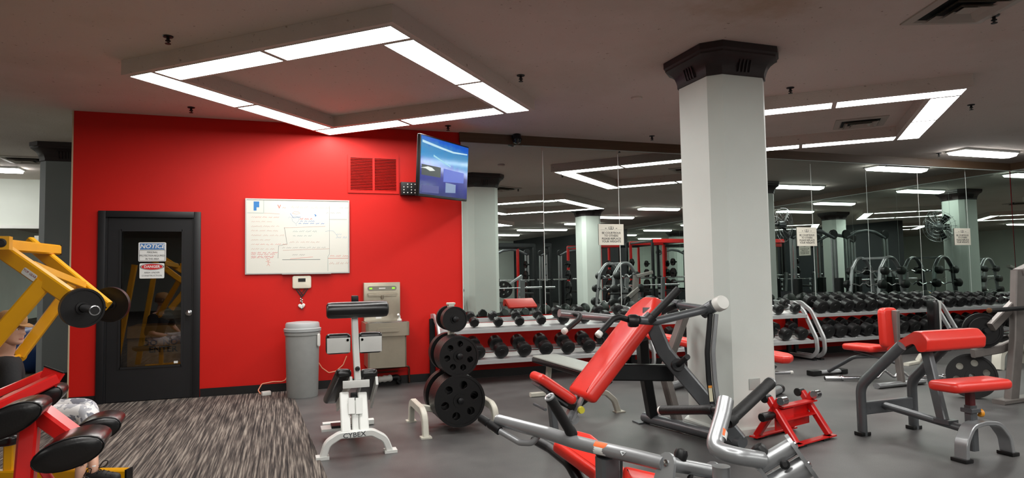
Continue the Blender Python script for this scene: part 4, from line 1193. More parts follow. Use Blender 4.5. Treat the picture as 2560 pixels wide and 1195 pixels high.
# cushion section in the Y-Z plane: chest face, rounded ridge, long slope falling away
sec = rpoly([(3.655, .715), (3.645, .80), (3.70, .862), (3.76, .862), (4.02, .70), (3.99, .655), (3.76, .775), (3.73, .70)], .035, 4)
xs = [(4.57, .86), (4.578, .96), (4.60, 1.0), (5.17, 1.0), (5.192, .96), (5.20, .86)]
cy_ = sum(p[0] for p in sec) / len(sec); cz_ = sum(p[1] for p in sec) / len(sec)
mb.loops([[V((x, cy_ + (y - cy_) * (1 - (1 - k) * .25), cz_ + (z - cz_) * (1 - (1 - k) * .35))) for y, z in sec] for x, k in xs])
mb.build('arm_pad', M_REDV, t, sharp=60)
mb = MB(); mb.obox((4.88, 3.83, .725), (.56, .22, .014), Matrix.Rotation(math.radians(-32), 3, 'X')); mb.build('pad_plate', M_DARK, t)
mb = MB(); mb.bar([(4.645, 3.40, .04), (4.645, 3.40, .36)], .062, .062, up=V((1, 0, 0))); mb.bar([(4.60, 3.40, .325), (4.69, 3.40, .325)], .085, .03); mb.build('seat_sleeve', M_GREY, t)
mb = MB(); mb.bar([(4.645, 3.40, .33), (4.645, 3.40, .47)], .05, .05, up=V((1, 0, 0))); mb.build('seat_post', mat('maroon_post', (84, 24, 28), .4), t)
mb = MB(); mb.lathe([(.009, 0), (.009, .03)], (4.676, 3.39, .30), (1, -.1, 0), 8); mb.build('pin_shaft', M_CHROME, t)
mb = MB(); mb.lathe([(.024, .03), (.03, .042), (.03, .052), (.018, .06)], (4.676, 3.39, .30), (1, -.1, 0), 14); mb.build('adjusting_knob', mat('amber_knob', (224, 150, 40), .4), t)
mb = MB(); mb.pad(basis((4.66, 3.40, .468), (1, 0, 0), (0, 1, 0)), rpoly([(-.27, -.10), (.27, -.13), (.29, .10), (-.29, .13)], .06), .072, .03, .006); mb.build('seat_pad', M_REDV, t)
mb = MB(); mb.bar([(4.44, 3.33, 0.0), (4.455, 3.335, .13), (4.54, 3.345, .245), (4.67, 3.355, .255), (4.80, 3.345, .245), (4.885, 3.335, .13), (4.90, 3.33, 0.0)], .085, .032, fil=.12, up=V((0, 1, 0)), n=6) if False else mb.bar([(4.44, 3.33, 0.0), (4.455, 3.335, .13), (4.54, 3.345, .235), (4.67, 3.355, .245), (4.80, 3.345, .235), (4.885, 3.335, .13), (4.90, 3.33, 0.0)], .03, .095, fil=.12, up=V((0, 1, 0)), n=6); mb.build('front_arch', M_SILVER, t)
for xx in (4.44, 4.90):
    mb = MB(); mb.obox((xx, 3.33, .0135), (.075, .115, .026), bev=.006); mb.build('foot', M_BLACK, t)

# ------------------------------------------------------------------ upright red bench behind the preacher bench
t = thing('upright_bench', 'grey upright utility bench with red seat and back behind the preacher bench', 'bench', (6.6, 5.9, 0))
mb = MB(); mb.bar([(6.66, 5.66, .03), (6.63, 5.68, .45), (6.62, 5.66, .86)], .075, .05, fil=.1, up=V((1, 0, 0))); mb.build('back_post', M_TAUPE, t)
Mx = basis((6.60, 5.70, .66), (1, .12, 0), (0, .06, 1))
Mx = basis((6.595, 5.69, .665), (-1, -.0, 0), (0, .05, 1))
mb = MB(); mb.pad(Mx, rpoly([(-.13, -.23), (.13, -.23), (.115, .23), (-.115, .23)], .07), .10, .035, .008); mb.build('back_pad', M_REDV, t)
mb = MB(); mb.pad(basis((6.595, 6.06, .365), (0, -1, .02), (1, 0, 0)), rpoly([(-.26, -.13), (.22, -.17), (.22, .17), (-.26, .13)], .06), .075, .03, .006); mb.build('seat_pad', M_REDV, t)
mb = MB(); mb.oval([(6.655, 5.66, .25), (6.63, 5.95, .31), (6.60, 6.25, .27), (6.56, 6.62, .05)], .06, .045, 12, .3, n=8); mb.bar([(6.60, 5.8, .30), (6.60, 6.2, .35)], .12, .02); mb.build('seat_beam', M_GREY, t)
mb = MB(); mb.oval([(6.27, 5.65, .032), (7.0, 5.67, .032)], .09, .06, 16); mb.build('rear_foot', M_SILVER, t)
mb = MB(); mb.oval([(6.42, 6.66, .035), (6.75, 6.64, .035)], .10, .06, 14); mb.build('front_foot', M_SILVER, t)
mb = MB(); mb.obox((6.37, 6.665, .034), (.14, .12, .065), bev=.012); mb.build('foot_cap', M_BLACK, t)
mb = MB(); mb.obox((6.79, 6.64, .034), (.10, .12, .065), bev=.012); mb.build('foot_cap', M_BLACK, t)

# EZ curl bar lying on the floor in front of it
t = thing('curl_bar', 'chrome wavy curl bar lying on the floor below the upright bench', 'barbell', (6.35, 5.9, .03))
pz = lambda x, y, z=.03: PZ(x, y, z)
p0, p1 = PZ(2165, 922, .035), PZ(2318, 925, .035)
bar_pts = [PZ(2150, 930, .03), PZ(2168, 921, .03), PZ(2176, 914, .03)]
a0, a1 = V((6.36, 6.22, .034)), V((7.30, 5.84, .034))
dv = (a1 - a0).normalized(); sv = V((-dv.y, dv.x, 0))
wav = [0, 0, .0, .06, -.03, .06, .0, 0, 0]
us = [0, .30, .36, .44, .52, .60, .68, .74, 1.0]
mb = MB(); mb.tube([a0 + dv * (1.18 * u) + sv * (w_ * .5) + V((0, 0, max(0, w_) * 1.5)) for u, w_ in zip(us, wav)], .018, 10, .03); mb.build('shaft', M_CHROME, t)
mb = MB()
mb.lathe([(.0255, 0), (.0255, .20)], a0, -dv, 14)
mb.lathe([(.036, -.01), (.036, .01)], a0, -dv, 14); mb.build('sleeve', M_CHROME, t)
mb = MB(); q = a0 + dv * 1.18; mb.lathe([(.0255, 0), (.0255, .20)], q, dv, 14); mb.lathe([(.036, -.01), (.036, .01)], q, dv, 14); mb.build('sleeve', M_CHROME, t)
mb = MB(); mb.lathe([(.024, 0), (.02, .004)], a0 - dv * .2, -dv, 14); mb.build('end_cap', M_BLACK, t)

# ------------------------------------------------------------------ incline bench right of the column
t = thing('incline_bench', 'silver adjustable bench with a red seat half hidden by the column', 'bench', (4.95, 5.75, 0))
sp0, sp1 = V((4.60, 6.25, .47)), V((5.06, 5.60, .36))
Mx, L = along(sp0, sp1, (1, .5, 0))
mb = MB(); mb.pad(Mx, rpoly([(-L / 2, -.13), (L / 2 - .06, -.15), (L / 2, -.07), (L / 2, .07), (L / 2 - .06, .15), (-L / 2, .13)], .05), .085, .035, .006); mb.build('seat_pad', M_REDV, t)
bk0, bk1 = V((4.52, 6.36, .46)), V((4.12, 6.98, .56))
Mx, L = along(bk0, bk1, (.85, .52, 0))
mb = MB(); mb.pad(Mx, rpoly([(-L / 2, -.14), (L / 2, -.11), (L / 2, .11), (-L / 2, .14)], .05), .08, .035, .006); mb.build('back_pad', M_REDV, t)
mb = MB(); mb.bar([(4.36, 6.62, .10), (4.92, 5.78, .12)], .08, .06); mb.bar([(4.85, 5.88, .14), (4.95, 5.75, .35)], .09, .06, up=V((.5, .8, 0))); mb.bar([(4.45, 6.5, .12), (4.42, 6.55, .50)], .07, .05, up=V((1, 0, 0))); mb.obox((4.8, 5.95, .36), (.14, .4, .02), Matrix.Rotation(-.6, 3, 'Z')); mb.build('frame', M_GREY, t)
mb = MB(); mb.tube([(4.70, 5.60, .05), (5.10, 5.85, .05)], .045, 14); mb.build('floor_tube', M_SILVER, t)
mb = MB(); mb.tube([(4.15, 6.5, .05), (4.6, 6.75, .05)], .045, 14); mb.build('floor_tube', M_SILVER, t)
mb = MB(); mb.tube([(4.90, 5.76, .25), (5.12, 5.70, .25)], .018, 10); mb.build('side_handle', M_SILVER, t)
mb = MB(); mb.lathe([(.05, 0), (.05, .06), (.04, .07)], (5.09, 5.845, .051), (.85, .52, 0), 14); mb.build('end_cap', M_BLACK, t)
mb = MB(); mb.lathe([(.02, 0), (.02, .03)], (5.12, 5.70, .25), (1, -.3, 0), 10); mb.build('handle_cap', M_CAP, t)

# ------------------------------------------------------------------ low red stand on the floor by the column
t = thing('red_floor_stand', 'low red painted steel stand with black rollers on the floor beside the column', 'stand', (3.85, 4.28, 0))
# two crossed-leg ends joined by a channel; long axis runs left to right away from the column
eL, eR = V((3.63, 4.22, 0)), V((4.07, 4.34, 0))
ax = (eR - eL).normalized(); sd = V((ax.y, -ax.x, 0))          # sd points to the camera side
bwid = .17
for e, nm in ((eL, 0), (eR, 1)):
    mb = MB()
    mb.bar([e + sd * bwid + V((0, 0, .03)), e - sd * .05 + V((0, 0, .34))], .05, .05, up=ax)
    mb.bar([e - sd * bwid + V((0, 0, .03)), e + sd * .05 + V((0, 0, .34))], .05, .05, up=ax)
    for s in (-1, 1): mb.obox(e + sd * bwid * s + V((0, 0, .022)), (.10, .07, .012), Matrix.Rotation(math.atan2(ax.y, ax.x), 3, 'Z'))
    mb.build('crossed_legs', M_REDP, t)
    for s in (-1, 1):
        mb = MB(); mb.lathe([(.03, -.035), (.034, -.03), (.034, .03), (.03, .035)], e + sd * .072 * s + V((0, 0, .335)), ax, 16); mb.build('roller', M_CHROME if s > 0 else M_BLACK, t)
mb = MB()
mb.obox((eL + eR) / 2 + V((0, 0, .19)), ((eR - eL).length, .012, .19), Matrix.Rotation(math.atan2(ax.y, ax.x), 3, 'Z'))
mb.obox((eL + eR) / 2 + sd * .04 + V((0, 0, .285)), ((eR - eL).length * 1.02, .08, .012), Matrix.Rotation(math.atan2(ax.y, ax.x), 3, 'Z'))
mb.obox((eL + eR) / 2 + sd * .04 + V((0, 0, .185)), ((eR - eL).length * .98, .08, .012), Matrix.Rotation(math.atan2(ax.y, ax.x), 3, 'Z'))
mb.obox(eL + ax * .09 + sd * .045 + V((0, 0, .205)), (.16, .012, .11), Matrix.Rotation(math.atan2(ax.y, ax.x), 3, 'Z')); mb.build('channel', M_REDP, t)
mb = MB()
for s in (-1, 1): mb.bar([eL + sd * bwid * s + V((0, 0, .022)), eR + sd * bwid * s + V((0, 0, .022))], .06, .012)
mb.build('floor_strip', M_REDP, t)
mb = MB(); mb.lathe([(.026, 0), (.026, .06), (.034, .06), (.034, .17), (.028, .175)], eL + V((0, 0, .22)), -ax, 14); mb.build('end_peg', M_BLACK, t)
mb = MB()
for q in (eL + sd * bwid + ax * .05, eR + sd * bwid - ax * .08, eL - sd * bwid + ax * .05, eR - sd * bwid - ax * .08): mb.obox(q + V((0, 0, .0085)), (.09, .06, .016), Matrix.Rotation(math.atan2(ax.y, ax.x), 3, 'Z'))
mb.build('rubber_foot', M_BLACK, t)

# ------------------------------------------------------------------ white sit-up / calf machine with roller, seen from behind
t = thing('roller_pad_machine', 'white exercise machine with black roller pads in front of the drinking fountain', 'exercise machine', (.53, 5.5, 0))
Yf = 5.15
arch = [PY(806, 1148, Yf), PY(818, 1108, Yf), PY(850, 1087, Yf), PY(890, 1084, Yf), PY(930, 1079, Yf), PY(962, 1095, Yf), PY(976, 1130, Yf)]
arch[0].z = 0; arch[-1].z = 0
mb = MB(); mb.bar(arch, .065, .085, fil=.09, up=V((0, 1, 0)), n=6) if False else mb.bar(arch, .05, .075, fil=.09, up=V((0, 1, 0)), n=6)
for q in (arch[0], arch[-1]): mb.obox((q.x, Yf, .012), (.095, .09, .022))
mb.build('front_foot', M_WHITE, t)
lc = PY(885, 1085, Yf)
M_LET = mat('grey_lettering', (70, 74, 78), .5)
text('maker_name', 'CYBEX', .05, basis((lc.x, Yf - .0382, lc.z + .001), (1, 0, .03), (0, 0, 1)), M_LET, t, bold=.0005, sx=1.1)
for (xa, xb) in ((865, 860), (911, 905)):
    mb = MB(); mb.bar([PY(xa, 1083, Yf), PY(xb, 985, 5.38)], .055, .07, up=V((1, 0, 0))); mb.build('upright', M_WHITE, t)
mb = MB(); mb.bar([PY(889, 1082, Yf + .03), PY(886, 1005, 5.32)], .06, .05, up=V((1, 0, 0)))
for xx in (878, 897): mb.bar([PY(xx, 995, 5.28), PY(xx + 1, 1035, 5.22)], .014, .05, up=V((1, 0, 0)))
mb.build('linkage', M_WHITE, t)
mb = MB(); mb.bar([PY(886, 1010, 5.34), PY(884, 985, 5.40)], .05, .05, up=V((1, 0, 0))); mb.build('damper', M_DARK, t)
mb = MB(); mb.bar([PY(894, 950, 5.40), PY(889, 870, 5.44), PY(885, 758, 5.50)], .062, .05, up=V((1, 0, 0))); mb.build('post', M_WHITE, t)
mb = MB(); q = PY(887, 748, 5.50); mb.obox(q, (.055, .06, .06), bev=.008); mb.bar([q - V((0, 0, .02)), PY(886, 790, 5.49)], .045, .04, up=V((1, 0, 0))); mb.build('post_cap', M_DARK, t)
mb = MB(); a0, a1 = PY(816, 777, 5.42), PY(970, 771, 5.42); mb.lathe([(.045, 0), (.062, .012), (.066, .04), (.066, (a1 - a0).length - .04), (.062, (a1 - a0).length - .012), (.045, (a1 - a0).length)], a0, a1 - a0, 18); mb.build('roller_pad', M_VINYL, t)
for x0, x1, y0, y1 in ((815, 878, 833, 888), (897, 957, 829, 885)):
    p0, p1 = PY(x0, y1, 5.46), PY(x1, y0, 5.46)
    w_, h_ = p1.x - p0.x, p1.z - p0.z
    cx_, cz_ = (p0.x + p1.x) / 2, (p0.z + p1.z) / 2
    mb = MB(); mb.pad(basis((cx_, 5.475, cz_), (-1, 0, 0), (0, .04, 1)), rrect(w_, h_, .03), .07, .03, .006); mb.build('thigh_pad', M_VINYL, t)
    mb = MB(); mb.obox((cx_, 5.468, cz_ - .012), (w_ * .92, .012, h_ * .72), bev=.004)
    for bx in (-.045, .045):
        mb.lathe([(.012, 0), (.01, .012)], (cx_ + (-1 if bx < 0 else 1) * 0 + (w_ * .36 if x0 < 850 else -w_ * .36), 5.462, cz_ + .03), (0, -1, 0), 10)
    mb.build('pad_plate', M_WHITE, t)
mb = MB(); mb.lathe([(.004, -.02), (.018, -.012), (.02, 0), (.012, .016)], PY(894, 922, 5.36), (0, -1, 0), 12); mb.build('pin_knob', M_BLACK, t)
q0, q1 = PY(857, 972, 5.34), PY(924, 949, 5.34)
mb = MB(); mb.box((q0.x, 5.34, q0.z), (q1.x, 5.36, q1.z), .003); mb.build('name_plate', M_WHITE, t)
for sx_, (xa, xb) in ((-1, (840, 882)), (1, (900, 946))):
    A = PY((xa + xb) / 2, 940, 5.40); w_ = PY(xb, 940, 5.40).x - PY(xa, 940, 5.40).x
    Bq = PY(826, 1012, 5.92) if sx_ < 0 else PY(908, 1004, 5.92)
    Mx, L = along(A, Bq, (1, 0, 0))
    mb = MB(); mb.pad(Mx, rpoly([(-L / 2, -w_ / 2), (L / 2, -w_ / 2), (L / 2, w_ / 2), (-L / 2, w_ / 2)], .04), .075, .035, .006); mb.build('body_pad', M_VINYL, t)
    mb = MB(); xo = A.x + sx_ * (w_ / 2 - .012)
    mb.bar([V((A.x - sx_ * .0 + (w_ / 2 - .012 if True else 0), 5.40, A.z - .04)), V((Bq.x + (w_ / 2 - .012), 5.88, Bq.z - .02))], .02, .07, up=V((0, .5, .8))); mb.build('pad_frame', M_WHITE, t)
mb = MB(); mb.bar([(.565, 5.30, .22), (.55, 6.15, .06)], .06, .06); mb.bar([(.33, 6.16, .03), (.78, 6.16, .03)], .06, .05); mb.build('rear_foot', M_WHITE, t)
q = PY(829, 1070, 5.75)
mb = MB(); mb.obox((q.x, 5.75, q.z), (.17, .16, .018)); mb.bar([(q.x + .05, 5.75, q.z), (.56, 5.76, q.z + .02)], .03, .03); mb.build('foot_plate', M_WHITE, t)
mb = MB(); mb.obox((q.x + .045, 5.74, q.z + .02), (.10, .13, .02)); mb.build('foot_tread', M_BLACK, t)
# ------------------------------------------------------------------ chest press machine in the foreground
t = thing('chest_press_machine', 'silver plate-loaded press machine with black grips in the foreground', 'exercise machine', tuple(PZ(1600, 1600, 0)))
base = PZ(1600, 1600, 0)
A0 = [P(1247, 1051, 3.0), P(1373, 1084, 2.80), P(1437, 1105, 2.72), P(1509, 1123, 2.62), P(1583, 1140, 2.50), P(1662, 1160, 2.38)]
mb = MB(); mb.oval(A0, .058, .054, 20, .1); mb.lathe([(.0285, -.001), (.027, .006), (.018, .009)], A0[0], A0[0] - A0[1], 18); mb.build('press_arm', M_SILVER, t)
def sticker(nm, cx, cy, d, w, h, ax, mt, off=.0295):
    c = P(cx, cy, d)
    toc = (CAM - c).normalized()
    x = (V(ax) - toc * V(ax).dot(toc)).normalized()
    y = toc.cross(x)
    # wrap the sticker around the tube: a strip of the tube's own surface
    mb = MB(); rings = []
    for k in range(7):
        a = (-.5 + k / 6) * h / .029
        rings.append([c + x * s * w / 2 + toc * (math.cos(a) * .0294 - .0) + y * math.sin(a) * .0294 for s in (-1, 1)])
    mb.loops(rings, closed=False, cap=False)
    return mb.build(nm, mt, t)
axA = A0[3] - A0[2]
M_ORL = mat('orange_label', (226, 104, 48), .5)
tw = P(1509, 1123, 2.62)
def tube_wrap(nm, c0, c1, r, a0, a1, mt):
    c0, c1 = V(c0), V(c1)
    ax = (c1 - c0).normalized()
    toc = CAM - (c0 + c1) / 2
    toc = (toc - ax * toc.dot(ax)).normalized()
    y = ax.cross(toc)
    if y.z < 0: y = -y
    mb = MB(); rings = []
    for k in range(9):
        a = a0 + (a1 - a0) * k / 8
        o = toc * math.cos(a) * r + y * math.sin(a) * r
        rings.append([c0 + o, c1 + o])
    mb.loops(rings, closed=False, cap=False)
    return mb.build(nm, mt, t)
s0, s1 = A0[2] + axA * .62, A0[2] + axA * 1.10
s0 = P(1494, 1119.5, 2.642); s1 = P(1524, 1126.5, 2.598)
tube_wrap('warning_label', s0, s1, .0301, -.9, .55, M_WHITE)
tube_wrap('label_heading', s0, s1, .0304, .1, .9, M_ORL)
mkb = mat('pale_arm_graphic', (206, 210, 212), .4)
for pxx, pyy, sh in ((1557, 1134, 'v'), (1588, 1141, 'o')):
    c = P(pxx, pyy, 2.53 if sh == 'v' else 2.49)
    toc = (CAM - c).normalized(); axx = (A0[4] - A0[3]).normalized(); yy = toc.cross(axx)
    if yy.z < 0: yy = -yy
    c = c + toc * .030
    mb = MB()
    if sh == 'v': pts = [c + axx * a + yy * b_ for a, b_ in ((-.012, .008), (.0, -.008), (.012, .008), (-.012, .008))]
    else: pts = [c + axx * a + yy * b_ for a, b_ in ((-.011, 0), (0, .009), (.011, 0), (0, -.009), (-.011, 0))]
    mb.bar(pts, .004, .002, up=toc, bev=0); mb.build('arm_graphic', mkb, t)
g1, g0 = P(1375, 994, 2.66), P(1432, 1088, 2.74)
mb = MB(); gl = (g1 - g0).length; mb.lathe([(.022, 0), (.0235, .012), (.0235, .03), (.0215, .04), (.0215, gl - .03), (.0225, gl - .01), (.021, gl)], g0, g1 - g0, 20); mb.build('grip', M_GRIP, t)
mb = MB(); mb.lathe([(.021, 0), (.021, .006), (.014, .008), (.010, .004)], g1, g1 - g0, 20); mb.lathe([(.009, .004), (.009, .012), (.004, .014)], g1, g1 - g0, 12); mb.build('grip_end_plug', M_SILVER, t)
mb = MB(); mb.tube([P(1437, 1104, 2.72), g0], .016, 12); mb.build('grip_stem', M_DARK, t)
hb = [P(1200, 1044, 3.02), P(1226, 1062, 2.98), P(1250, 1078, 2.94), P(1300, 1107, 2.88), P(1330, 1108, 2.84), P(1345, 1090, 2.84)]
mb = MB(); mb.tube([hb[2], hb[3], hb[4], hb[5]], .0135, 12, .05); mb.build('side_handle', M_SILVER, t)
mb = MB(); L_ = (hb[2] - hb[0]).length
mb.lathe([(.012, 0), (.018, .004), (.0185, .05), (.0145, .054), (.0145, .062), (.0185, .066), (.0195, L_ * .98), (.016, L_)], hb[0], hb[2] - hb[0], 16); mb.build('side_grip', M_DARK, t)
# tube and cap behind the arm
mb = MB(); mb.oval([P(1338, 1098, 3.25), P(1378, 1120, 3.15), P(1425, 1158, 3.0), P(1470, 1240, 2.9)], .06, .05, 14, .1); mb.build('seat_tube', M_DARK, t)
# red pads
def px_pad(nm, pts, mt, th, rnd=.02):
    q = [P(*p) for p in pts]
    nrm = V((0, 0, 0))
    for i in range(len(q)): nrm += (q[i] - q[0]).cross(q[(i + 1) % len(q)] - q[0])
    nrm.normalize()
    if nrm.dot(CAM - q[0]) < 0: nrm = -nrm; 
    c = sum(q, V((0, 0, 0))) / len(q)
    x = (q[1] - q[0]).normalized(); y = nrm.cross(x)
    Mx = Matrix((x, y, nrm)).transposed().to_4x4(); Mx.translation = c - nrm * th
    inv = Mx.inverted()
    ol = [((inv @ p_).x, (inv @ p_).y) for p_ in q]
    mb = MB(); mb.pad(Mx, rpoly(ol, .02, 3), th, rnd, .004); return mb.build(nm, mt, t)
px_pad('back_pad', [(1381, 1108, 2.98), (1440, 1079, 3.10), (1480, 1078, 3.08), (1545, 1122, 2.95), (1640, 1300, 2.60), (1520, 1300, 2.55), (1492, 1165, 2.80)], M_REDV, .06)
px_pad('seat_pad', [(1556, 1158, 2.62), (1660, 1182, 2.55), (1690, 1330, 2.40), (1560, 1330, 2.42)], M_REDV, .06)
mb = MB(); mb.lathe([(.05, -.06), (.055, -.05), (.055, .05), (.05, .06)], P(1523, 1160, 2.68), P(1523, 1100, 2.66) - P(1523, 1160, 2.68), 18); mb.tube([P(1523, 1160, 2.68), P(1530, 1400, 2.64)], .035, 12); mb.build('pad_collar', M_DARK, t)
# pivot block at the near end of the left arm: rounded side plate and twin cylinders
def pivot_block(c, ax, r1, r2, ln, drop, nm):
    ax = V(ax).normalized(); up = V((0, 0, 1)); dn = (-up + ax * up.dot(ax)).normalized()
    fw_ = ax.cross(dn).normalized()
    for s in (0, 1):
        o = c + ax * (s * ln - .006)
        pl = []
        for k in range(9): a = PI * k / 8; pl.append(o + dn * (-math.sin(a) * (r1 + .012)) + fw_ * math.cos(a) * (r1 + .012))
        for k in range(9): a = PI * k / 8; pl.append(o + dn * (drop + math.sin(a) * (r2 + .012)) - fw_ * math.cos(a) * (r2 + .012))
        mb = MB(); mb.prism(pl, ax * .012); mb.build('pivot_plate', M_SILVER, t)
        for q, rr in ((c, r1), (c + dn * drop, r2)):
            mb = MB(); e_ = q + ax * (s * ln) + ax * (.006 if s else -.006)
            mb.lathe([(.012, 0), (.012, .004), (.004, .006)], e_, ax if s else -ax, 10); mb.build('pivot_bolt', M_CHROME, t)
    mb = MB(); mb.lathe([(r1, 0), (r1, ln)], c, ax, 20); mb.lathe([(r2, 0), (r2, ln)], c + dn * drop, ax, 20); mb.build('pivot_cylinder', M_SILVER, t)
    mb = MB(); mb.lathe([(.014, 0), (.016, .008), (.008, .018)], c + dn * drop * .5 + ax * ln * .55 - fw_ * 0 + (CAM - c).normalized() * (max(r1, r2) * .9), (CAM - c), 12); mb.build('bumper', M_BLACK, t)
    mb = MB(); q = c + ax * ln * .25 - dn * (r1 * .8); mb.lathe([(.022, 0), (.025, .02), (.02, .035), (.008, .04)], q, -dn, 14); mb.build('rubber_stop', M_BLACK, t)
    return dn
pb0 = P(1668, 1158, 2.36); pb1 = P(1782, 1180, 2.48)
pivot_block(pb0, pb1 - pb0, .026, .034, (pb1 - pb0).length, .075, 'a')
pc0 = P(1896, 1166, 2.19); pc1 = P(1984, 1114, 2.165)
pivot_block(pc0, pc1 - pc0, .028, .036, (pc1 - pc0).length, .072, 'b')
# right arm
mb = MB(); mb.oval([P(1814, 1000, 2.32), P(1806, 1040, 2.28), P(1782, 1122, 2.20), P(1840, 1140, 2.14), P(1905, 1150, 2.17)], .056, .054, 20, .09, up=V((.3, 1, .1)), n=7); mb.build('press_arm', M_SILVER, t)
tube_wrap('warning_label', P(1797, 1078, 2.247), P(1793, 1096, 2.231), .0298, -1.6, 1.6, M_WHITE)
tube_wrap('label_heading', P(1797.5, 1077, 2.248), P(1794, 1093, 2.234), .0301, -.75, -.1, M_ORL)
g0, g1 = P(1818, 1057, 2.32), P(1926, 957, 2.48)
mb = MB(); gl = (g1 - g0).length; mb.lathe([(.021, 0), (.0245, .008), (.0245, .035), (.021, .04), (.021, gl - .03), (.0225, gl - .01), (.0215, gl)], g0, g1 - g0, 20); mb.build('grip', M_GRIP, t)
mb = MB(); mb.lathe([(.0215, 0), (.0215, .006), (.012, .008), (.009, .004)], g1, g1 - g0, 20); mb.build('grip_end_plug', M_SILVER, t)
mb = MB(); mb.tube([P(1795, 1070, 2.25), g0], .014, 12); mb.build('grip_stem', M_DARK, t)
h0, h1 = P(1783, 1024, 2.62), P(1655, 1026, 2.86)
mb = MB(); gl = (h1 - h0).length; mb.lathe([(.016, 0), (.021, .01), (.0185, .05), (.0195, gl - .06), (.0205, gl)], h0, h1 - h0, 18); mb.build('side_grip', M_GRIP, t)
mb = MB(); mb.lathe([(.0175, -.01), (.019, .006), (.016, .014)], h1, h1 - h0, 16); mb.build('grip_cap', M_CAP, t)
mb = MB(); mb.tube([P(1800, 1045, 2.30), P(1800, 1026, 2.50), h0], .012, 10, .04); mb.build('side_handle', M_DARK, t)
# main posts and floor frame below the frame edge
pA = P(1730, 1215, 2.27); pB = P(1803, 1165, 2.24)
mb = MB(); mb.oval([pB, V((pB.x, pB.y, .08))], .06, .06, 16, up=V((1, 0, 0))); mb.build('front_post', M_SILVER, t)
fB = V((pB.x, pB.y, .04)); sA = P(1525, 1400, 2.64); fA = V((sA.x, sA.y, .04))
mb = MB(); mb.bar([V((pA.x, pA.y, pA.z)), V((pA.x, pA.y, .08))], .06, .06, up=V((1, 0, 0))); mb.build('pivot_post', M_SILVER, t)
pC = P(1960, 1180, 2.26)
mb = MB(); mb.bar([pC, V((pC.x, pC.y, .08))], .06, .06, up=V((1, 0, 0))); mb.build('pivot_post', M_SILVER, t)
mb = MB(); mb.bar([fA, fB, V((pC.x, pC.y, .04))], .09, .07); mb.bar([V((pA.x, pA.y, .04)), fB], .08, .06); mb.bar([fA, V((sA.x, sA.y, .62))], .08, .08, up=V((1, 0, 0))); mb.build('floor_frame', M_GREY, t)

# ------------------------------------------------------------------ yellow plate-loaded machine at the left
t = thing('lever_row_machine', 'yellow plate-loaded lever machine with two beams at the left edge', 'exercise machine', tuple(PZ(60, 1250, 0)))
nd_, fd_ = 4.05, 4.95
N0, N1 = P(-70, 592, nd_), P(226, 786, nd_ - .05)
Fa, Fb = P(82, 616, fd_), P(276, 768, fd_)
lat = (P(300, 757, 5.2) - P(236, 776, 3.85)); lat.z = 0; lat.normalize()
def yb(nm, pts, w, h, up, mt=M_YEL):
    mb = MB(); mb.bar(pts, w, h, up=up); return mb.build(nm, mt, t)
yb('lever_beam', [P(-70, 573, nd_), P(200, 760, nd_)], .06, .092, V((0, 0, 1)))
yb('lever_beam', [P(70, 604, fd_), P(268, 766, fd_)], .06, .085, V((0, 0, 1)))
st0, st1 = P(112, 705, nd_), P(-60, 905, nd_ - .1)
yb('lever_strut', [st0, st1], .06, .095, lat.cross(V((0, 0, 1))))
st2, st3 = P(188, 705, fd_), P(48, 890, fd_ - .25)
yb('lever_strut', [st2, st3], .06, .075, lat.cross(V((0, 0, 1))))
mb = MB(); mb.lathe([(.045, -.02), (.045, .02)], st3, lat, 16); mb.tube([st3, st3 - lat * .28], .018, 10); mb.build('handle_pivot', M_YEL, t)
c0, c1 = P(-5, 612, 4.02), P(140, 625, 5.12)
yb('pivot_beam', [c0, c1], .075, .075, V((0, 0, 1)))
mb = MB(); mb.obox(c1, (.02, .08, .082), Matrix.Rotation(math.atan2(lat.y, lat.x), 3, 'Z')); mb.build('beam_cap', M_BLACK, t)
mb = MB(); q = P(8, 608, 3.90); mb.obox(q, (.085, .075, .08), Matrix.Rotation(math.atan2(lat.y, lat.x), 3, 'Z')); mb.build('bearing_block', M_YEL, t)
mb = MB(); mb.lathe([(.026, 0), (.026, .006), (.017, .007), (.017, .001)], q - lat * .043, -lat, 18); mb.build('bearing', M_BLACK, t)
mb = MB(); mb.tube([P(26, 619, 4.2), P(94, 622, 4.85)], .022, 12); mb.build('cross_tube', M_YEL, t)
mb = MB(); mb.bar([P(80, 662, nd_ + .04), P(210, 713, fd_ - .04)], .03, .05); mb.build('cross_brace', M_YEL, t)
# a plate peg on each beam end
s0, s1 = P(236, 776, 3.84), P(188, 766, 4.10)
f0, f1 = P(313, 753, 5.32), P(256, 766, 4.93)
for a_, b_ in ((s0, s1), (f0, f1)):
    mb = MB(); mb.tube([a_, b_], .024, 16); mb.lathe([(.030, 0), (.030, .012), (.024, .013), (.024, .004)], a_ + (b_ - a_).normalized() * .004, a_ - b_, 20); mb.build('plate_peg', M_CHROME, t)
    mb = MB(); mb.lathe([(.0235, .0), (.0235, .003)], a_ - (b_ - a_).normalized() * .0055, a_ - b_, 20); mb.build('peg_plug', M_BLACK, t)
dirp = (s0 - s1).normalized(); dirf = (f0 - f1).normalized()
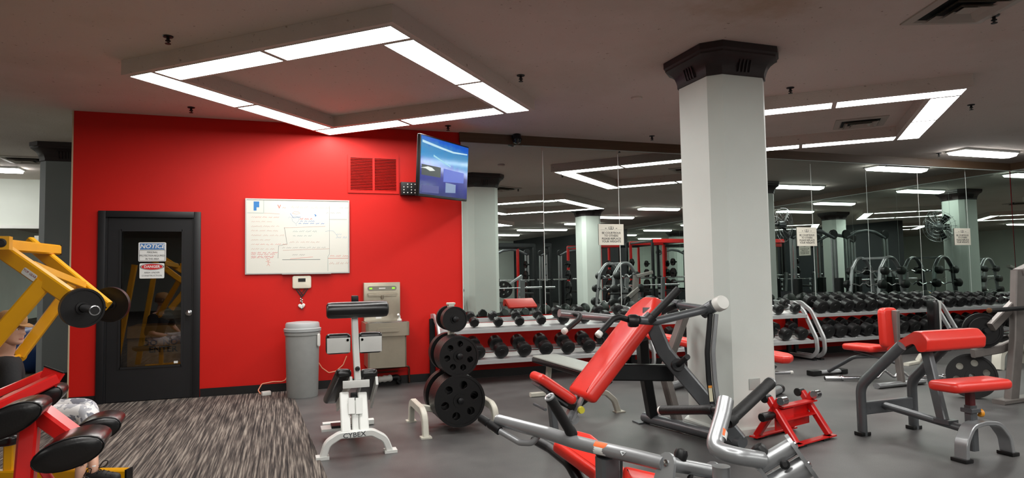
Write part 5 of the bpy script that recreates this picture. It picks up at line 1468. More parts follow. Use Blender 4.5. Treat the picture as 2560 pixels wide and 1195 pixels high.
# label
lc = P(83, 686, nd_ - .045)
bx = (P(200, 760, nd_) - P(-70, 573, nd_)).normalized()
nrm_ = bx.cross(V((0, 0, 1))).normalized()
if nrm_.dot(CAM - lc) < 0: nrm_ = -nrm_
lc = P(83, 686, nd_); 
pm = P(-70, 573, nd_); 
lc = lc + nrm_ * .0325
yv = nrm_.cross(bx)
if yv.z < 0: yv = -yv
Lm = Matrix((bx, yv, bx.cross(yv))).transposed().to_4x4(); Lm.translation = lc
mb = MB(); mb.prism([Lm @ V((x, y, -.001)) for x, y in rrect(.10, .044, .01, 3)], nrm_ * .002); mb.build('name_label', M_WHITE, t)
Lt = Matrix((bx, yv, nrm_)).transposed().to_4x4() if bx.cross(yv).dot(nrm_) > 0 else Lm
Lt.translation = lc + nrm_ * .0015
text('lettering', 'TOP GEAR', .02, Lt @ Matrix.Translation((0, .006, 0)), mat('dim_red_ink', (150, 70, 70), .6), t)
# uprights, seat rail, foot beam (mostly outside the photo)
up0 = P(-95, 600, 4.1); up1 = P(-10, 620, 4.9)
for q in (up0, up1):
    yb('upright', [V((q.x - .25, q.y + .05, .04)), V((q.x - .02, q.y, q.z - .03))], .075, .075, V((1, 0, 0)))
q0 = PZ(-60, 1190, .04); q1 = PZ(322, 1186, .04); q1 = V((q1.x, q1.y, .04))
yb('foot_beam', [V((q0.x, q0.y, .04)), q1], .07, .078, V((0, 0, 1)))
mb = MB(); mb.obox(q1, (.012, .072, .080), Matrix.Rotation(math.atan2((q1 - q0).y, (q1 - q0).x), 3, 'Z')); mb.build('foot_beam_cap', M_BLACK, t)
sp_ = P(25, 1088, 4.55)
yb('seat_post', [V((sp_.x, sp_.y, .05)), V((sp_.x, sp_.y, .30))], .06, .06, V((1, 0, 0)))
mb = MB(); sx = V((R_.x, R_.y, 0)).normalized(); mb.pad(basis((sp_ - sx * .14).to_tuple()[:2] + (.30,), sx, (-sx.y, sx.x, 0)), rrect(.48, .30, .05), .06, .025, .004); mb.build('seat_pad', M_VINYL, t)
plate(s1 + (s0 - s1) * .38, dirp, .120, .05, 0, 'small black plate on the near end of the yellow machine bar', None)
plate(f1 + (f0 - f1) * .35, dirf, .135, .04, 0, 'larger black plate on the far end of the yellow machine bar', None)

# ------------------------------------------------------------------ red leg machine with black pads in the left corner
t = thing('leg_curl_machine', 'red leg machine with thick black pads in the lower left corner', 'exercise machine', tuple(PZ(65, 1500, 0)))
def rb(nm, pts, w, h, up=V((0, 0, 1)), mt=M_REDP, fil=0.0):
    mb = MB(); mb.bar(pts, w, h, up=up, fil=fil); return mb.build(nm, mt, t)
latr = (P(245, 1065, 3.15) - P(185, 1120, 2.62)); latr.z = 0; latr.normalize()
sd_ = V((latr.y, -latr.x, 0))
if sd_.dot(R_) < 0: sd_ = -sd_
pt = P(74, 1030, 2.85)
rb('main_post', [P(60, 1230, 2.80), P(78, 1020, 2.85)], .085, .07, up=sd_)
rb('main_post_foot', [V((P(60, 1230, 2.80)).to_tuple()), V((P(60, 1230, 2.80).x, P(60, 1230, 2.80).y, .03))], .085, .07, up=sd_)
fb = P(60, 1230, 2.80)
rb('floor_beam', [V((fb.x, fb.y, .035)) - sd_ * .6, V((fb.x, fb.y, .035)) + sd_ * .5], .08, .06)
rb('floor_cross_beam', [V((fb.x, fb.y, .035)) - latr * .35, V((fb.x, fb.y, .035)) + latr * .35], .08, .06)
rb('post_gusset', [P(92, 1150, 2.81), P(135, 1215, 2.80)], .07, .03, up=sd_)
rb('pad_arm', [P(88, 1022, 2.86), P(182, 1092, 2.84)], .075, .075)
rb('lever_beam', [P(-60, 1042, 2.95), P(140, 946, 3.20)], .06, .05)
rb('lever_rail', [P(-60, 1008, 3.15), P(110, 935, 3.35)], .03, .035)
fq = [P(99, 942, 3.22), P(112, 916, 3.24), P(158, 933, 3.20), P(136, 966, 3.18)]
mb = MB(); nf_ = (fq[1] - fq[0]).cross(fq[3] - fq[0]).normalized(); mb.prism(fq, nf_ * .012); mb.build('end_flange', M_REDP, t)
mb = MB(); mb.bar([P(111, 915, 3.24), P(159, 932, 3.20)], .008, .006); mb.build('flange_edge', M_DARK, t)
def roller(nm, c, half, rx, rz, tilt=0.0):
    """flattened roller along latr: oval section rx by rz, soft ends"""
    mb = MB(); rings = []
    x = sd_ * math.cos(tilt) + V((0, 0, math.sin(tilt))); z = V((0, 0, math.cos(tilt))) - sd_ * math.sin(tilt)
    for u, k in ((-1, .55), (-.985, .80), (-.94, .96), (-.88, 1.0), (.88, 1.0), (.94, .96), (.985, .80), (1, .55)):
        rings.append([c + latr * half * u + x * math.cos(a) * rx * k + z * math.sin(a) * rz * k for a in [2 * PI * q / 24 for q in range(24)]])
    mb.loops(rings); o = mb.build(nm, M_VINYL, t)
    mb = MB()
    u = -.88
    ring = [c + latr * half * u + x * math.cos(a) * (rx + .001) + z * math.sin(a) * (rz + .001) for a in [2 * PI * q / 24 for q in range(25)]]
    mb.tube(ring, .003, 6); mb.build('piping', M_BLACK, o)
    return o
roller('ankle_pad', P(185, 1118, 2.70), .13, .122, .058, math.radians(14))
roller('ankle_pad', P(248, 1066, 3.12), .11, .10, .052, math.radians(14))
roller('thigh_pad', P(36, 1042, 2.72), .11, .12, .055, math.radians(24))
roller('thigh_pad', P(116, 992, 3.25), .09, .085, .048, math.radians(28))
mb = MB(); mb.tube([P(185, 1118, 2.70), P(248, 1066, 3.12)], .018, 10); mb.tube([P(36, 1042, 2.72), P(116, 992, 3.25)], .018, 10); mb.build('pad_bar', M_DARK, t)
mb = MB(); mb.pad(basis(P(20, 1085, 3.05) - V((0, 0, .03)) - sd_ * .1, sd_, latr), rrect(.34, .3, .05), .05, .02); mb.build('seat_pad', M_VINYL, t)
# ------------------------------------------------------------------ people
M_SKIN = mat('skin', (206, 160, 136), .5, var=.05, vscale=14)
M_SHIRT = mat('black_shirt', (18, 19, 22), .85, bump=.15, bscale=60)
M_SHOE = mat('black_shoe', (20, 20, 21), .6)
M_SOCK = mat('white_sock', (226, 224, 220), .8)
M_CAPF = mat('tan_cap_fabric', (164, 124, 80), .85, bump=.2, bscale=90)
M_HAIR = mat('grey_brown_hair', (98, 78, 62), .6)
M_CAMO, nt, b = node_mat('white_grey_camouflage')
tc = nt.nodes.new('ShaderNodeTexCoord'); vo = nt.nodes.new('ShaderNodeTexVoronoi'); vo.inputs['Scale'].default_value = 17
nz = nt.nodes.new('ShaderNodeTexNoise'); nz.inputs['Scale'].default_value = 14
mx = nt.nodes.new('ShaderNodeMix'); mx.data_type = 'RGBA'; mx.blend_type = 'LINEAR_LIGHT'; mx.inputs['Factor'].default_value = .12
nt.links.new(tc.outputs['Object'], nz.inputs['Vector']); nt.links.new(tc.outputs['Object'], mx.inputs[6]); nt.links.new(nz.outputs['Color'], mx.inputs[7]); nt.links.new(mx.outputs[2], vo.inputs['Vector'])
se = nt.nodes.new('ShaderNodeSeparateColor'); nt.links.new(vo.outputs['Color'], se.inputs['Color'])
rp = nt.nodes.new('ShaderNodeValToRGB'); rp.color_ramp.interpolation = 'CONSTANT'
rp.color_ramp.elements[0].position = 0; rp.color_ramp.elements[0].color = lin((226, 226, 226)); rp.color_ramp.elements[1].position = .5; rp.color_ramp.elements[1].color = lin((176, 178, 184))
e = rp.color_ramp.elements.new(.75); e.color = lin((124, 126, 136))
nt.links.new(se.outputs['Red'], rp.inputs['Fac']); nt.links.new(rp.outputs['Color'], b.inputs['Base Color']); b.inputs['Roughness'].default_value = .8

def skin(name, pts, edges, mt, parent=None, root=0, sub=2):
    """one continuous surface grown round a skeleton: pts = [(xyz, radius)], edges = index pairs"""
    me = bpy.data.meshes.new(name)
    me.from_pydata([tuple(p) for p, r in pts], edges, [])
    o = bpy.data.objects.new(name, me); COL.objects.link(o)
    md = o.modifiers.new('skin', 'SKIN'); md.use_smooth_shade = True
    for i, (p, r) in enumerate(pts):
        sv = me.skin_vertices[0].data[i]
        sv.radius = (r, r) if not isinstance(r, tuple) else r
        sv.use_root = (i == root)
    s = o.modifiers.new('sub', 'SUBSURF'); s.levels = sub; s.render_levels = sub
    dg = bpy.context.evaluated_depsgraph_get()
    m2 = bpy.data.meshes.new_from_object(o.evaluated_get(dg))
    bpy.data.objects.remove(o); bpy.data.meshes.remove(me)
    m2.name = name; m2.materials.clear(); m2.materials.append(mt)
    for p in m2.polygons: p.use_smooth = True
    off = ORIG.get(parent.name, V((0, 0, 0))) if parent is not None else V((0, 0, 0))
    m2.transform(Matrix.Translation(-off))
    o = bpy.data.objects.new(name, m2); COL.objects.link(o)
    if parent is not None:
        o.parent = parent; ORIG[o.name] = off
    else:
        ORIG[o.name] = V((0, 0, 0))
    return o

def head_rings(Mh, s):
    """face forward +x, up +z, left +y; s = head height"""
    prof = [  # z, front, back, half width (fractions of head height, origin at the skull centre)
        (-.50, .16, -.02, .06), (-.47, .30, .04, .14), (-.43, .36, -.06, .20), (-.36, .36, -.16, .255), (-.29, .35, -.24, .275), (-.25, .355, -.28, .285), (-.21, .345, -.31, .29), (-.13, .35, -.36, .305), (-.06, .345, -.39, .315), (0, .335, -.41, .325), (.05, .345, -.425, .33), (.10, .365, -.43, .332), (.18, .36, -.43, .33), (.27, .335, -.41, .315), (.36, .27, -.35, .27), (.44, .16, -.25, .19), (.49, .04, -.12, .09), (.505, -.02, -.06, .03)]
    out = []
    n = 28
    for z, f, bk, w in prof:
        ring = []
        for k in range(n):
            a = 2 * PI * k / n
            cx_ = (f + bk) / 2; hx = (f - bk) / 2
            x = cx_ + hx * math.copysign(abs(math.cos(a)) ** .85, math.cos(a)); y = w * math.copysign(abs(math.sin(a)) ** .9, math.sin(a))
            da = min(a, 2 * PI - a)
            x += .125 * math.exp(-(da / .17) ** 2) * math.exp(-((z + .14) / .075) ** 2)      # nose
            x += .06 * math.exp(-(da / .15) ** 2) * math.exp(-((z + .04) / .07) ** 2)        # bridge
            x += .035 * math.exp(-(da / .35) ** 2) * math.exp(-((z + .265) / .022) ** 2)     # upper lip
            x += .035 * math.exp(-(da / .33) ** 2) * math.exp(-((z + .315) / .022) ** 2)     # lower lip
            x -= .012 * math.exp(-(da / .4) ** 2) * math.exp(-((z + .29) / .012) ** 2)       # mouth line
            x += .03 * math.exp(-(da / .3) ** 2) * math.exp(-((z + .42) / .04) ** 2)         # chin
            x -= .035 * math.exp(-((da - .42) / .16) ** 2) * math.exp(-((z - .0) / .05) ** 2)  # eye sockets
            ring.append(Mh @ V((x * s, y * s, z * s)))
        out.append(ring)
    return out
def add_face(Mh, s, parent, hair_m, lips=(176, 104, 96)):
    for sy in (-1, 1):
        mb = MB(); mb.lathe([(.001, -.03 * s), (.026 * s, -.016 * s), (.032 * s, 0), (.026 * s, .016 * s), (.001, .03 * s)], Mh @ V((.287 * s, sy * .125 * s, .0)), Mh.to_3x3() @ V((1, 0, 0)), 12); mb.build('eye', M_WHITE, parent)
        mb = MB(); mb.lathe([(.014 * s, 0), (.012 * s, .006 * s)], Mh @ V((.316 * s, sy * .128 * s, 0)), Mh.to_3x3() @ V((1, sy * .1, 0)), 10); mb.build('iris', mat('brown_iris', (60, 44, 34), .3), parent)
        mb = MB(); mb.bar([Mh @ V((.352 * s, sy * .06 * s, .065 * s)), Mh @ V((.345 * s, sy * .13 * s, .08 * s)), Mh @ V((.30 * s, sy * .20 * s, .062 * s))], .02 * s, .012 * s); mb.build('eyebrow', hair_m, parent)
        mb = MB()
        er = [Mh @ V((x * s, sy * (.315 + y) * s, z * s)) for x, y, z in ((-.02, 0, .05), (-.05, .035, .075), (-.10, .045, .06), (-.11, .045, 0), (-.085, .035, -.06), (-.045, .01, -.10), (-.03, 0, -.06), (-.015, 0, 0))]
        mb.prism(er, Mh.to_3x3() @ V((.02 * s, sy * .02 * s, 0))); mb.build('ear', M_SKIN, parent)
    mb = MB(); mb.bar([Mh @ V((.345 * s, -.085 * s, -.29 * s)), Mh @ V((.392 * s, 0, -.283 * s)), Mh @ V((.345 * s, .085 * s, -.29 * s))], .02 * s, .03 * s, fil=.05); mb.build('lips', mat('lips', lips, .45), parent)
def hand_pts(base, d, palm_n, thumb_d, s, curl=.6):
    """five unequal bent fingers rooted in the palm; returns (pts, edges) starting from the wrist"""
    base, d, pn = V(base), V(d).normalized(), V(palm_n).normalized()
    sd = d.cross(pn).normalized()
    if sd.dot(V(thumb_d)) < 0: sd = -sd
    pts = [(base, .026 * s)]; edges = []
    pal = base + d * .055 * s
    pts.append((pal, .030 * s)); edges.append((0, 1))
    for k, (off, ln) in enumerate(((.030, .072), (.010, .080), (-.010, .075), (-.029, .058))):
        a = pal + d * .042 * s + sd * off * s
        c1 = a + (d * math.cos(curl) + pn * math.sin(curl)) * ln * .5 * s
        c2 = c1 + (d * math.cos(curl * 2.2) + pn * math.sin(curl * 2.2)) * ln * .5 * s
        i = len(pts)
        pts += [(a, .0095 * s), (c1, .0088 * s), (c2, .0075 * s)]; edges += [(1, i), (i, i + 1), (i + 1, i + 2)]
    a = base + d * .03 * s + sd * .034 * s; c1 = a + (d * .6 + sd * .6 + pn * .5).normalized() * .04 * s; c2 = c1 + (d * .9 + pn * .5).normalized() * .03 * s
    i = len(pts); pts += [(a, .0115 * s), (c1, .010 * s), (c2, .0085 * s)]; edges += [(1, i), (i, i + 1), (i + 1, i + 2)]
    return pts, edges
def merge(lists):
    P_, E_ = [], []
    for (pts, edges), attach in lists:
        o = len(P_)
        P_ += pts; E_ += [(a + o, b + o) for a, b in edges]
        if attach is not None: E_.append((attach, o))
    return P_, E_

# the seated person on the yellow machine, facing right
fwd = V((R_.x, R_.y, 0)).normalized(); lft = V((-fwd.y, fwd.x, 0)); upz = V((0, 0, 1))
seat = P(-40, 1050, 4.52)
person = thing('person', 'person in tan cap, black shirt and grey camouflage leggings seated at the yellow machine', 'person', (seat.x, seat.y, 0))
Ppel = P(-34, 1040, 4.52)
J = lambda px, py, d: P(px, py, d)
pel, chest, neck, hd = J(-34, 1036, 4.52), J(-2, 940, 4.52), J(12, 888, 4.52), J(28, 822, 4.52)
shN, shF = J(22, 914, 4.36), J(14, 906, 4.68)
elN, elF = J(24, 992, 4.26), J(20, 985, 4.74)
wrN, wrF = J(72, 1022, 4.32), J(70, 1012, 4.62)
hpN, hpF = J(-24, 1052, 4.43), J(-28, 1048, 4.61)
knN, knF = J(226, 1034, 4.40), J(222, 1016, 4.66)
anN, anF = J(200, 1180, 4.25), J(234, 1170, 4.40)
ftN, ftF = J(225, 1210, 4.22), J(275, 1200, 4.42)
for q in (anN,): pass
body_p = [(pel, (.135, .12)), ((pel + chest) / 2, (.125, .115)), (chest, (.15, .12)), (neck, .055), (J(20, 866, 4.52), .052),
          (shN, .062), (elN, .043), (wrN, .029), (shF, .062), (elF, .043), (wrF, .029),
          (hpN + fwd * .05, .092), ((hpN + knN) / 2, .074), (knN, .056), ((knN * 2 + anN) / 3, .048), (anN, .031),
          (hpF + fwd * .05, .092), ((hpF + knF) / 2, .074), (knF, .056), ((knF * 2 + anF) / 3, .048), (anF, .031)]
body_p += [(hd - fwd * .025 - upz * .05, .05), (V((anN.x, anN.y, .06)), .03), (V((anF.x, anF.y, .06)), .03)]
body_e = [(4, 21), (15, 22), (20, 23), (0, 1), (1, 2), (2, 3), (3, 4), (2, 5), (5, 6), (6, 7), (2, 8), (8, 9), (9, 10), (0, 11), (11, 12), (12, 13), (13, 14), (14, 15), (0, 16), (16, 17), (17, 18), (18, 19), (19, 20)]
hN = hand_pts(wrN, fwd * .9 - upz * .2, -upz, lft, .9, .25)
hF = hand_pts(wrF, fwd * .9 - upz * .2, -upz, -lft, .9, .25)
PP, EE = merge([((body_p, body_e), None), (hN, 7), (hF, 10)])
skin('body', PP, EE, M_SKIN, person)
hs = .225
Mh = basis(hd + upz * .005, (fwd * .985 - upz * .12).normalized(), lft)
mb = MB(); mb.loops(head_rings(Mh, hs)); hdo = mb.build('head', M_SKIN, person, sharp=80)
add_face(Mh, hs, hdo, M_HAIR)
# short hair below the cap, and the cap with its peak
mb = MB(); rings = []
for z, k in ((-.16, 1.05), (-.05, 1.09), (.06, 1.10), (.16, 1.09)):
    ring = []
    for q in range(15):
        a = PI * .42 + PI * 1.16 * q / 14
        ring.append(Mh @ V(((-.04 + .40 * math.cos(a) * k) * hs, .335 * math.sin(a) * k * hs, z * hs)))
    rings.append(ring)
mb.loops(rings, closed=False, cap=False); mb.build('hair', M_HAIR, person)
mb = MB()
mb.loops([[Mh @ V(((-.035 + math.cos(a) * rx) * hs, math.sin(a) * ry * hs, (z + .02 * math.cos(a)) * hs)) for a in [2 * PI * q / 26 for q in range(26)]] for rx, ry, z in ((.425, .365, .13), (.435, .37, .20), (.42, .36, .32), (.36, .31, .45), (.24, .21, .535), (.08, .07, .57))])
mb.loops([[Mh @ V((x * hs, y * hs, z * hs)) for x, y, z in ((.33, -.27, zz), (.50, -.22, zz - .03), (.60, -.1, zz - .05), (.62, 0, zz - .055), (.60, .1, zz - .05), (.50, .22, zz - .03), (.33, .27, zz))] for zz in (.14, .165)])
mb.build('cap', M_CAPF, person)
# clothes follow the body
gr = lambda r, k: (r[0] + k, r[1] + k) if isinstance(r, tuple) else r + k
sp = [(p, gr(r, .016)) for p, r in body_p]
mid = lambda a, b_, t_: a * (1 - t_) + b_ * t_
skin('shirt', [(pel + fwd * .02, (.16, .155)), (sp[1][0] + fwd * .015, (.155, .155)), (chest, (.168, .145)), (mid(chest, neck, .86), .075), sp[5], (mid(shN, elN, .95), .062), sp[8], (mid(shF, elF, .95), .062)], [(0, 1), (1, 2), (2, 3), (2, 4), (4, 5), (2, 6), (6, 7)], M_SHIRT, person)
skin('leggings', [(pel + upz * .10, .128), (pel, .138), (mid(pel, hpN, 1.0) + fwd * .06, .108), (mid(hpN, knN, .5), .088), (knN, .074), (mid(knN, anN, .33), .058), (mid(knN, anN, .70), .045), (mid(pel, hpF, 1.0) + fwd * .06, .108), (mid(hpF, knF, .5), .088), (knF, .074), (mid(knF, anF, .33), .058), (mid(knF, anF, .70), .045)], [(0, 1), (1, 2), (2, 3), (3, 4), (4, 5), (5, 6), (1, 7), (7, 8), (8, 9), (9, 10), (10, 11)], M_CAMO, person, root=1)
for an, ft, nm in ((anN, ftN, 0), (anF, ftF, 1)):
    dirf = V((ft.x - an.x, ft.y - an.y, 0)).normalized() * .8 + fwd * .4; dirf.normalize()
    if nm == 0: an = an
    g = V((an.x, an.y, .135))
    skin('sock', [(an + upz * .03, .040), (an - upz * .03, .041), (V((an.x, an.y, .10)), .043)], [(0, 1), (1, 2)], M_SOCK, person) if nm else None
    toe = V((an.x, an.y, .042)) + dirf * .17
    heel = V((an.x, an.y, .05)) - dirf * .045
    so = skin('shoe', [(V((an.x, an.y, .085)), .047), (heel, .042), (V((an.x, an.y, .052)) + dirf * .07, .045), (toe, .036)], [(0, 1), (0, 2), (2, 3)], M_SHOE, person)
    mb = MB()
    for q in range(4):
        c = V((an.x, an.y, .106 - q * .008)) + dirf * (.035 + q * .028); s_ = V((-dirf.y, dirf.x, 0))
        mb.tube([c - s_ * .03 - upz * .012, c + upz * .004, c + s_ * .03 - upz * .012], .0035, 6)
    c = V((an.x, an.y, .115)) + dirf * .03
    mb.tube([c, c + upz * .045 + dirf * .03, c + upz * .05 + dirf * .06, c + upz * .015 + dirf * .05, c], .003, 6, .02); mb.build('laces', M_BLACK, so)
# ship's wheel tattoo on the near shin
tc_ = mid(knN, anN, .86); toc = (CAM - tc_).normalized(); ax_ = (anN - knN).normalized(); sx_ = ax_.cross(toc).normalized()
mb = MB()
ctr = tc_ + toc * .037
mb.tube([ctr + sx_ * math.cos(a) * .013 + ax_ * math.sin(a) * .013 - toc * (.005 * abs(math.cos(a))) for a in [2 * PI * q / 16 for q in range(17)]], .0016, 5)
for q in range(8):
    a = PI / 4 * q; v_ = sx_ * math.cos(a) + ax_ * math.sin(a)
    mb.tube([ctr + v_ * .003, ctr + v_ * .021 - toc * (.008 * abs(math.cos(a)))], .0013, 5)
mb.build('tattoo', mat('tattoo_ink', (48, 48, 52), .6), person)
# ------------------------------------------------------------------ grey machine cut off by the right edge
t = thing('row_machine', 'taupe steel machine with loaded black plates cut off by the right edge', 'exercise machine', (6.95, 4.75, 0))
mb = MB(); mb.bar([(6.80, 4.56, .03), (6.92, 4.56, .6), (7.0, 4.56, 1.30)], .13, .07, up=V((0, 1, 0))); mb.bar([(7.0, 4.56, 1.28), (7.35, 4.62, 1.36)], .10, .07); mb.build('upright', M_TAUPE, t)
mb = MB(); mb.bar([(6.60, 4.55, .022), (7.25, 4.6, .022)], .12, .042); mb.build('base_plate', M_TAUPE, t)
mb = MB(); mb.bar([PY(2478, 818, 4.60), PY(2548, 745, 4.58)], .09, .06, up=V((0, 1, 0))); mb.build('diagonal_brace', M_TAUPE, t)
mb = MB(); mb.bar([PY(2432, 884, 4.75), PY(2500, 872, 4.68), (7.05, 4.6, .60)], .06, .085); mb.build('lower_beam', M_TAUPE, t)
mb = MB(); mb.tube([PY(2474, 776, 4.45), PY(2580, 769, 4.45)], .022, 14); mb.build('grip_bar', M_GRIP, t)
mb = MB(); mb.lathe([(.024, -.004), (.024, .012), (.012, .016)], PY(2474, 776, 4.45), (-1, 0, 0), 14); mb.build('bar_end', mat('bronze_cap', (120, 84, 56), .4, .5), t)
pc = PY(2456, 826, 4.72); pax = V((-.62, -.72, .05)).normalized()
mb = MB(); mb.tube([pc - pax * .12, pc + pax * .17], .024, 14); mb.bar([pc - pax * .10, PY(2486, 812, 4.60)], .06, .07); mb.build('plate_peg', M_DARK, t)
mb = MB(); mb.lathe([(.045, -.2), (.055, -.18), (.055, .18), (.045, .2)], PY(2516, 842, 4.95), (1, .1, 0), 16); mb.build('roller_pad', M_VINYL, t)
mb = MB(); mb.bar([PY(2516, 842, 4.95), (7.1, 4.62, .66)], .03, .03); mb.build('roller_bracket', M_TAUPE, t)
plate(pc + pax * .0, pax, .175, .035, 6, 'large holed black plate on the taupe machine at the right edge', None, .3)
plate(pc + pax * .075, pax, .135, .04, 0, 'smaller solid black plate in front on the taupe machine at the right edge', None)

# big plate standing on the floor, a white one behind it
ax = V((-.70, -.70, .16)).normalized()
plate((6.68, 4.86, .227), ax, .2245, .045, 6, 'black holed weight plate standing on the floor behind the red seat', None, .25)
plate((6.735, 4.915, .212), ax, .212, .03, 0, 'white plate leaning behind the black holed plate on the floor', None)
bpy.data.objects[-1] if False else None
M_WPL = M_CREAM
for o in list(bpy.data.objects):
    if o.get('label') == 'white plate leaning behind the black holed plate on the floor':
        o.data = o.data.copy(); o.data.materials.clear(); o.data.materials.append(M_WPL)
        for ch in o.children: ch.data = ch.data.copy(); ch.data.materials.clear(); ch.data.materials.append(M_WPL)

# white machine behind the preacher bench
t = thing('white_press_bench', 'white framed bench with a black upright pad by the corner racks', 'bench', (9.0, 6.3, 0))
mb = MB(); mb.bar([(8.80, 6.05, 0), (8.84, 6.06, .19), (8.98, 6.10, .26), (9.5, 6.24, .26), (9.68, 6.30, .19), (9.72, 6.32, 0)], .10, .12, fil=.12, up=V((0, 1, 0))); mb.build('front_foot', M_CREAM, t)
mb = MB(); mb.bar([(9.24, 6.17, .26), (8.6, 6.75, .40)], .08, .08); mb.bar([(8.6, 6.75, .40), (8.45, 6.9, .03)], .07, .07, up=V((1, 0, 0))); mb.bar([(8.1, 6.8, .02), (8.8, 7.0, .02)], .07, .04); mb.build('spine', M_CREAM, t)
mb = MB(); mb.bar([(8.62, 6.72, .36), (8.62, 6.70, .88)], .11, .04, up=V((0, 1, 0))); mb.bar([(8.55, 6.66, .12), (8.70, 6.62, .40)], .08, .06, up=V((0, 1, 0))); mb.build('post', M_WHITE, t)
mb = MB(); mb.pad(basis((8.50, 6.72, .66), (.5, .86, 0), (0, 0, 1)), rrect(.26, .5, .06), .07, .03); mb.build('back_pad', M_VINYL, t)
mb = MB(); mb.pad(basis((8.95, 6.42, .44), (.75, -.66, 0), (.66, .75, 0)), rrect(.6, .28, .05), .06, .025); mb.build('seat_pad', M_VINYL, t)

# ------------------------------------------------------------------ equipment behind and beside the camera, seen in the mirrors
def power_rack(x, y, label, hgt=2.35, col=M_DARK, redtop=True):
    t = thing('power_rack', label, 'power rack', (x, y, 0), 'power racks seen in the mirror')
    w, d = 1.2, 1.3
    for sx in (-1, 1):
        for sy in (-1, 1):
            mb = MB(); mb.bar([(x + sx * w / 2, y + sy * d / 2, .001), (x + sx * w / 2, y + sy * d / 2, hgt)], .075, .075, up=V((1, 0, 0)))
            mb.build('upright', col if sy > 0 else M_REDP, t)
    for sy in (-1, 1):
        mb = MB(); mb.bar([(x - w / 2, y + sy * d / 2, hgt - .04), (x + w / 2, y + sy * d / 2, hgt - .04)], .08, .12); mb.build('header', M_REDP if redtop else M_DARK, t)
    for sx in (-1, 1):
        mb = MB(); mb.bar([(x + sx * w / 2, y - d / 2, hgt - .05), (x + sx * w / 2, y + d / 2, hgt - .05)], .06, .06); mb.bar([(x + sx * w / 2, y - d / 2, .04), (x + sx * w / 2, y + d / 2, .04)], .07, .07); mb.bar([(x + sx * w / 2, y - d / 2, .8), (x + sx * w / 2, y + d / 2, .8)], .04, .05); mb.build('side_rail', M_DARK, t)
    for sx in (-1, 1):
        for k, z in enumerate((.55, .95, 1.35, 1.7)):
            mb = MB(); c = V((x + sx * (w / 2 + .05), y - d / 2 + .3, z)); mb.tube([c, c + V((sx * .22, 0, 0))], .024, 10); mb.build('storage_peg', M_DARK, t)
            rr = (.225, .20, .16, .115)[k]
            plate(c + V((sx * .09, 0, 0)), (1, 0, 0), rr, .05, 0, 'plate on %s %s peg of %s' % (ORD[k], 'right' if sx > 0 else 'left', label.split(' with ')[0].replace('black and red ', '')), 'plates stored on the power racks')
    b_ = thing('barbell', 'barbell racked on the %s' % label.split(' with ')[0], 'barbell', (x, y + d / 2 + .08, 1.22), 'barbells on racks')
    mb = MB(); mb.tube([(x - .65, y + d / 2 + .08, 1.22), (x + .65, y + d / 2 + .08, 1.22)], .014, 10); mb.build('shaft', M_CHROME, b_)
    for sx in (-1, 1):
        mb = MB(); mb.lathe([(.036, 0), (.036, .03), (.025, .031), (.025, .43)], (x + sx * .65, y + d / 2 + .08, 1.22), (sx, 0, 0), 14); mb.build('sleeve', M_CHROME, b_)
    mb = MB()
    for sx in (-1, 1): mb.bar([(x + sx * w / 2, y + d / 2 + .03, 1.18), (x + sx * w / 2, y + d / 2 + .12, 1.18), (x + sx * w / 2, y + d / 2 + .12, 1.27)], .05, .02)
    mb.build('bar_hook', M_DARK, t)
power_rack(10.95, -.9, 'black and red power rack right of the second reflected column with red header')
power_rack(9.55, -2.6, 'black and red power rack left of the reflected curl bar rack with stored plates', 2.3)
power_rack(7.0, -2.2, 'black and red power rack near the far reflected column with stored plates', 2.3, redtop=False)
power_rack(11.6, -3.6, 'black power rack farthest back in the mirror with dark header', 2.4, redtop=False)

def bench_press(x, y, label, rot=0, padm=M_VINYL, barz=1.02):
    t = thing('bench_press', label, 'bench', (x, y, 0), 'bench presses seen in the mirror')
    T = Matrix.Translation((x, y, 0)) @ Matrix.Rotation(rot, 4, 'Z')
    q = lambda a, b_, c: T @ V((a, b_, c))
    for sx in (-1, 1):
        mb = MB(); mb.bar([q(sx * .55, .0, .03), q(sx * .52, -.12, barz + .22)], .10, .07, up=T.to_3x3() @ V((0, 1, 0)));
        for k in range(3): mb.bar([q(sx * .52, -.08 + .02 * k, barz - .02 - k * .14), q(sx * .52, .06, barz - .02 - k * .14), q(sx * .52, .07, barz + .05 - k * .14)], .06, .02)
        mb.build('upright', M_SILVER, t)
        mb = MB(); mb.bar([q(sx * .55, -.45, .03), q(sx * .55, .35, .03)], .08, .055); mb.build('base_rail', M_SILVER, t)
    mb = MB(); mb.bar([q(-.55, .0, .12), q(.55, .0, .12)], .07, .06); mb.bar([q(0, 0, .12), q(0, 1.15, .30)], .07, .06); mb.bar([q(-.3, 1.15, .03), q(.3, 1.15, .03)], .07, .05); mb.bar([q(0, 1.15, .04), q(0, 1.12, .36)], .06, .06, up=V((1, 0, 0))); mb.build('frame', M_SILVER, t)
    M_ = T @ Matrix.Translation((0, .62, .37))
    mb = MB(); mb.pad(M_, rrect(.30, 1.2, .05), .07, .03); mb.build('pad', padm, t)
    b_ = thing('barbell', 'long chrome barbell resting on the %s' % label.split(' seen')[0], 'barbell', q(0, .05, barz + .03), 'barbells on racks')
    z = barz + .028
    mb = MB(); mb.tube([q(-.66, .03, z), q(.66, .03, z)], .014, 10); mb.build('shaft', M_CHROME, b_)
    for sx in (-1, 1):
        mb = MB(); mb.lathe([(.036, 0), (.036, .03), (.025, .031), (.025, .43)], q(sx * .66, .03, z), T.to_3x3() @ V((sx, 0, 0)), 14); mb.build('sleeve', M_CHROME, b_)
bench_press(5.15, 2.0, 'flat bench press station seen behind the preacher bench reflection', PI)
bench_press(11.2, 1.2, 'flat bench press station seen right of the pale column', PI, barz=1.08)
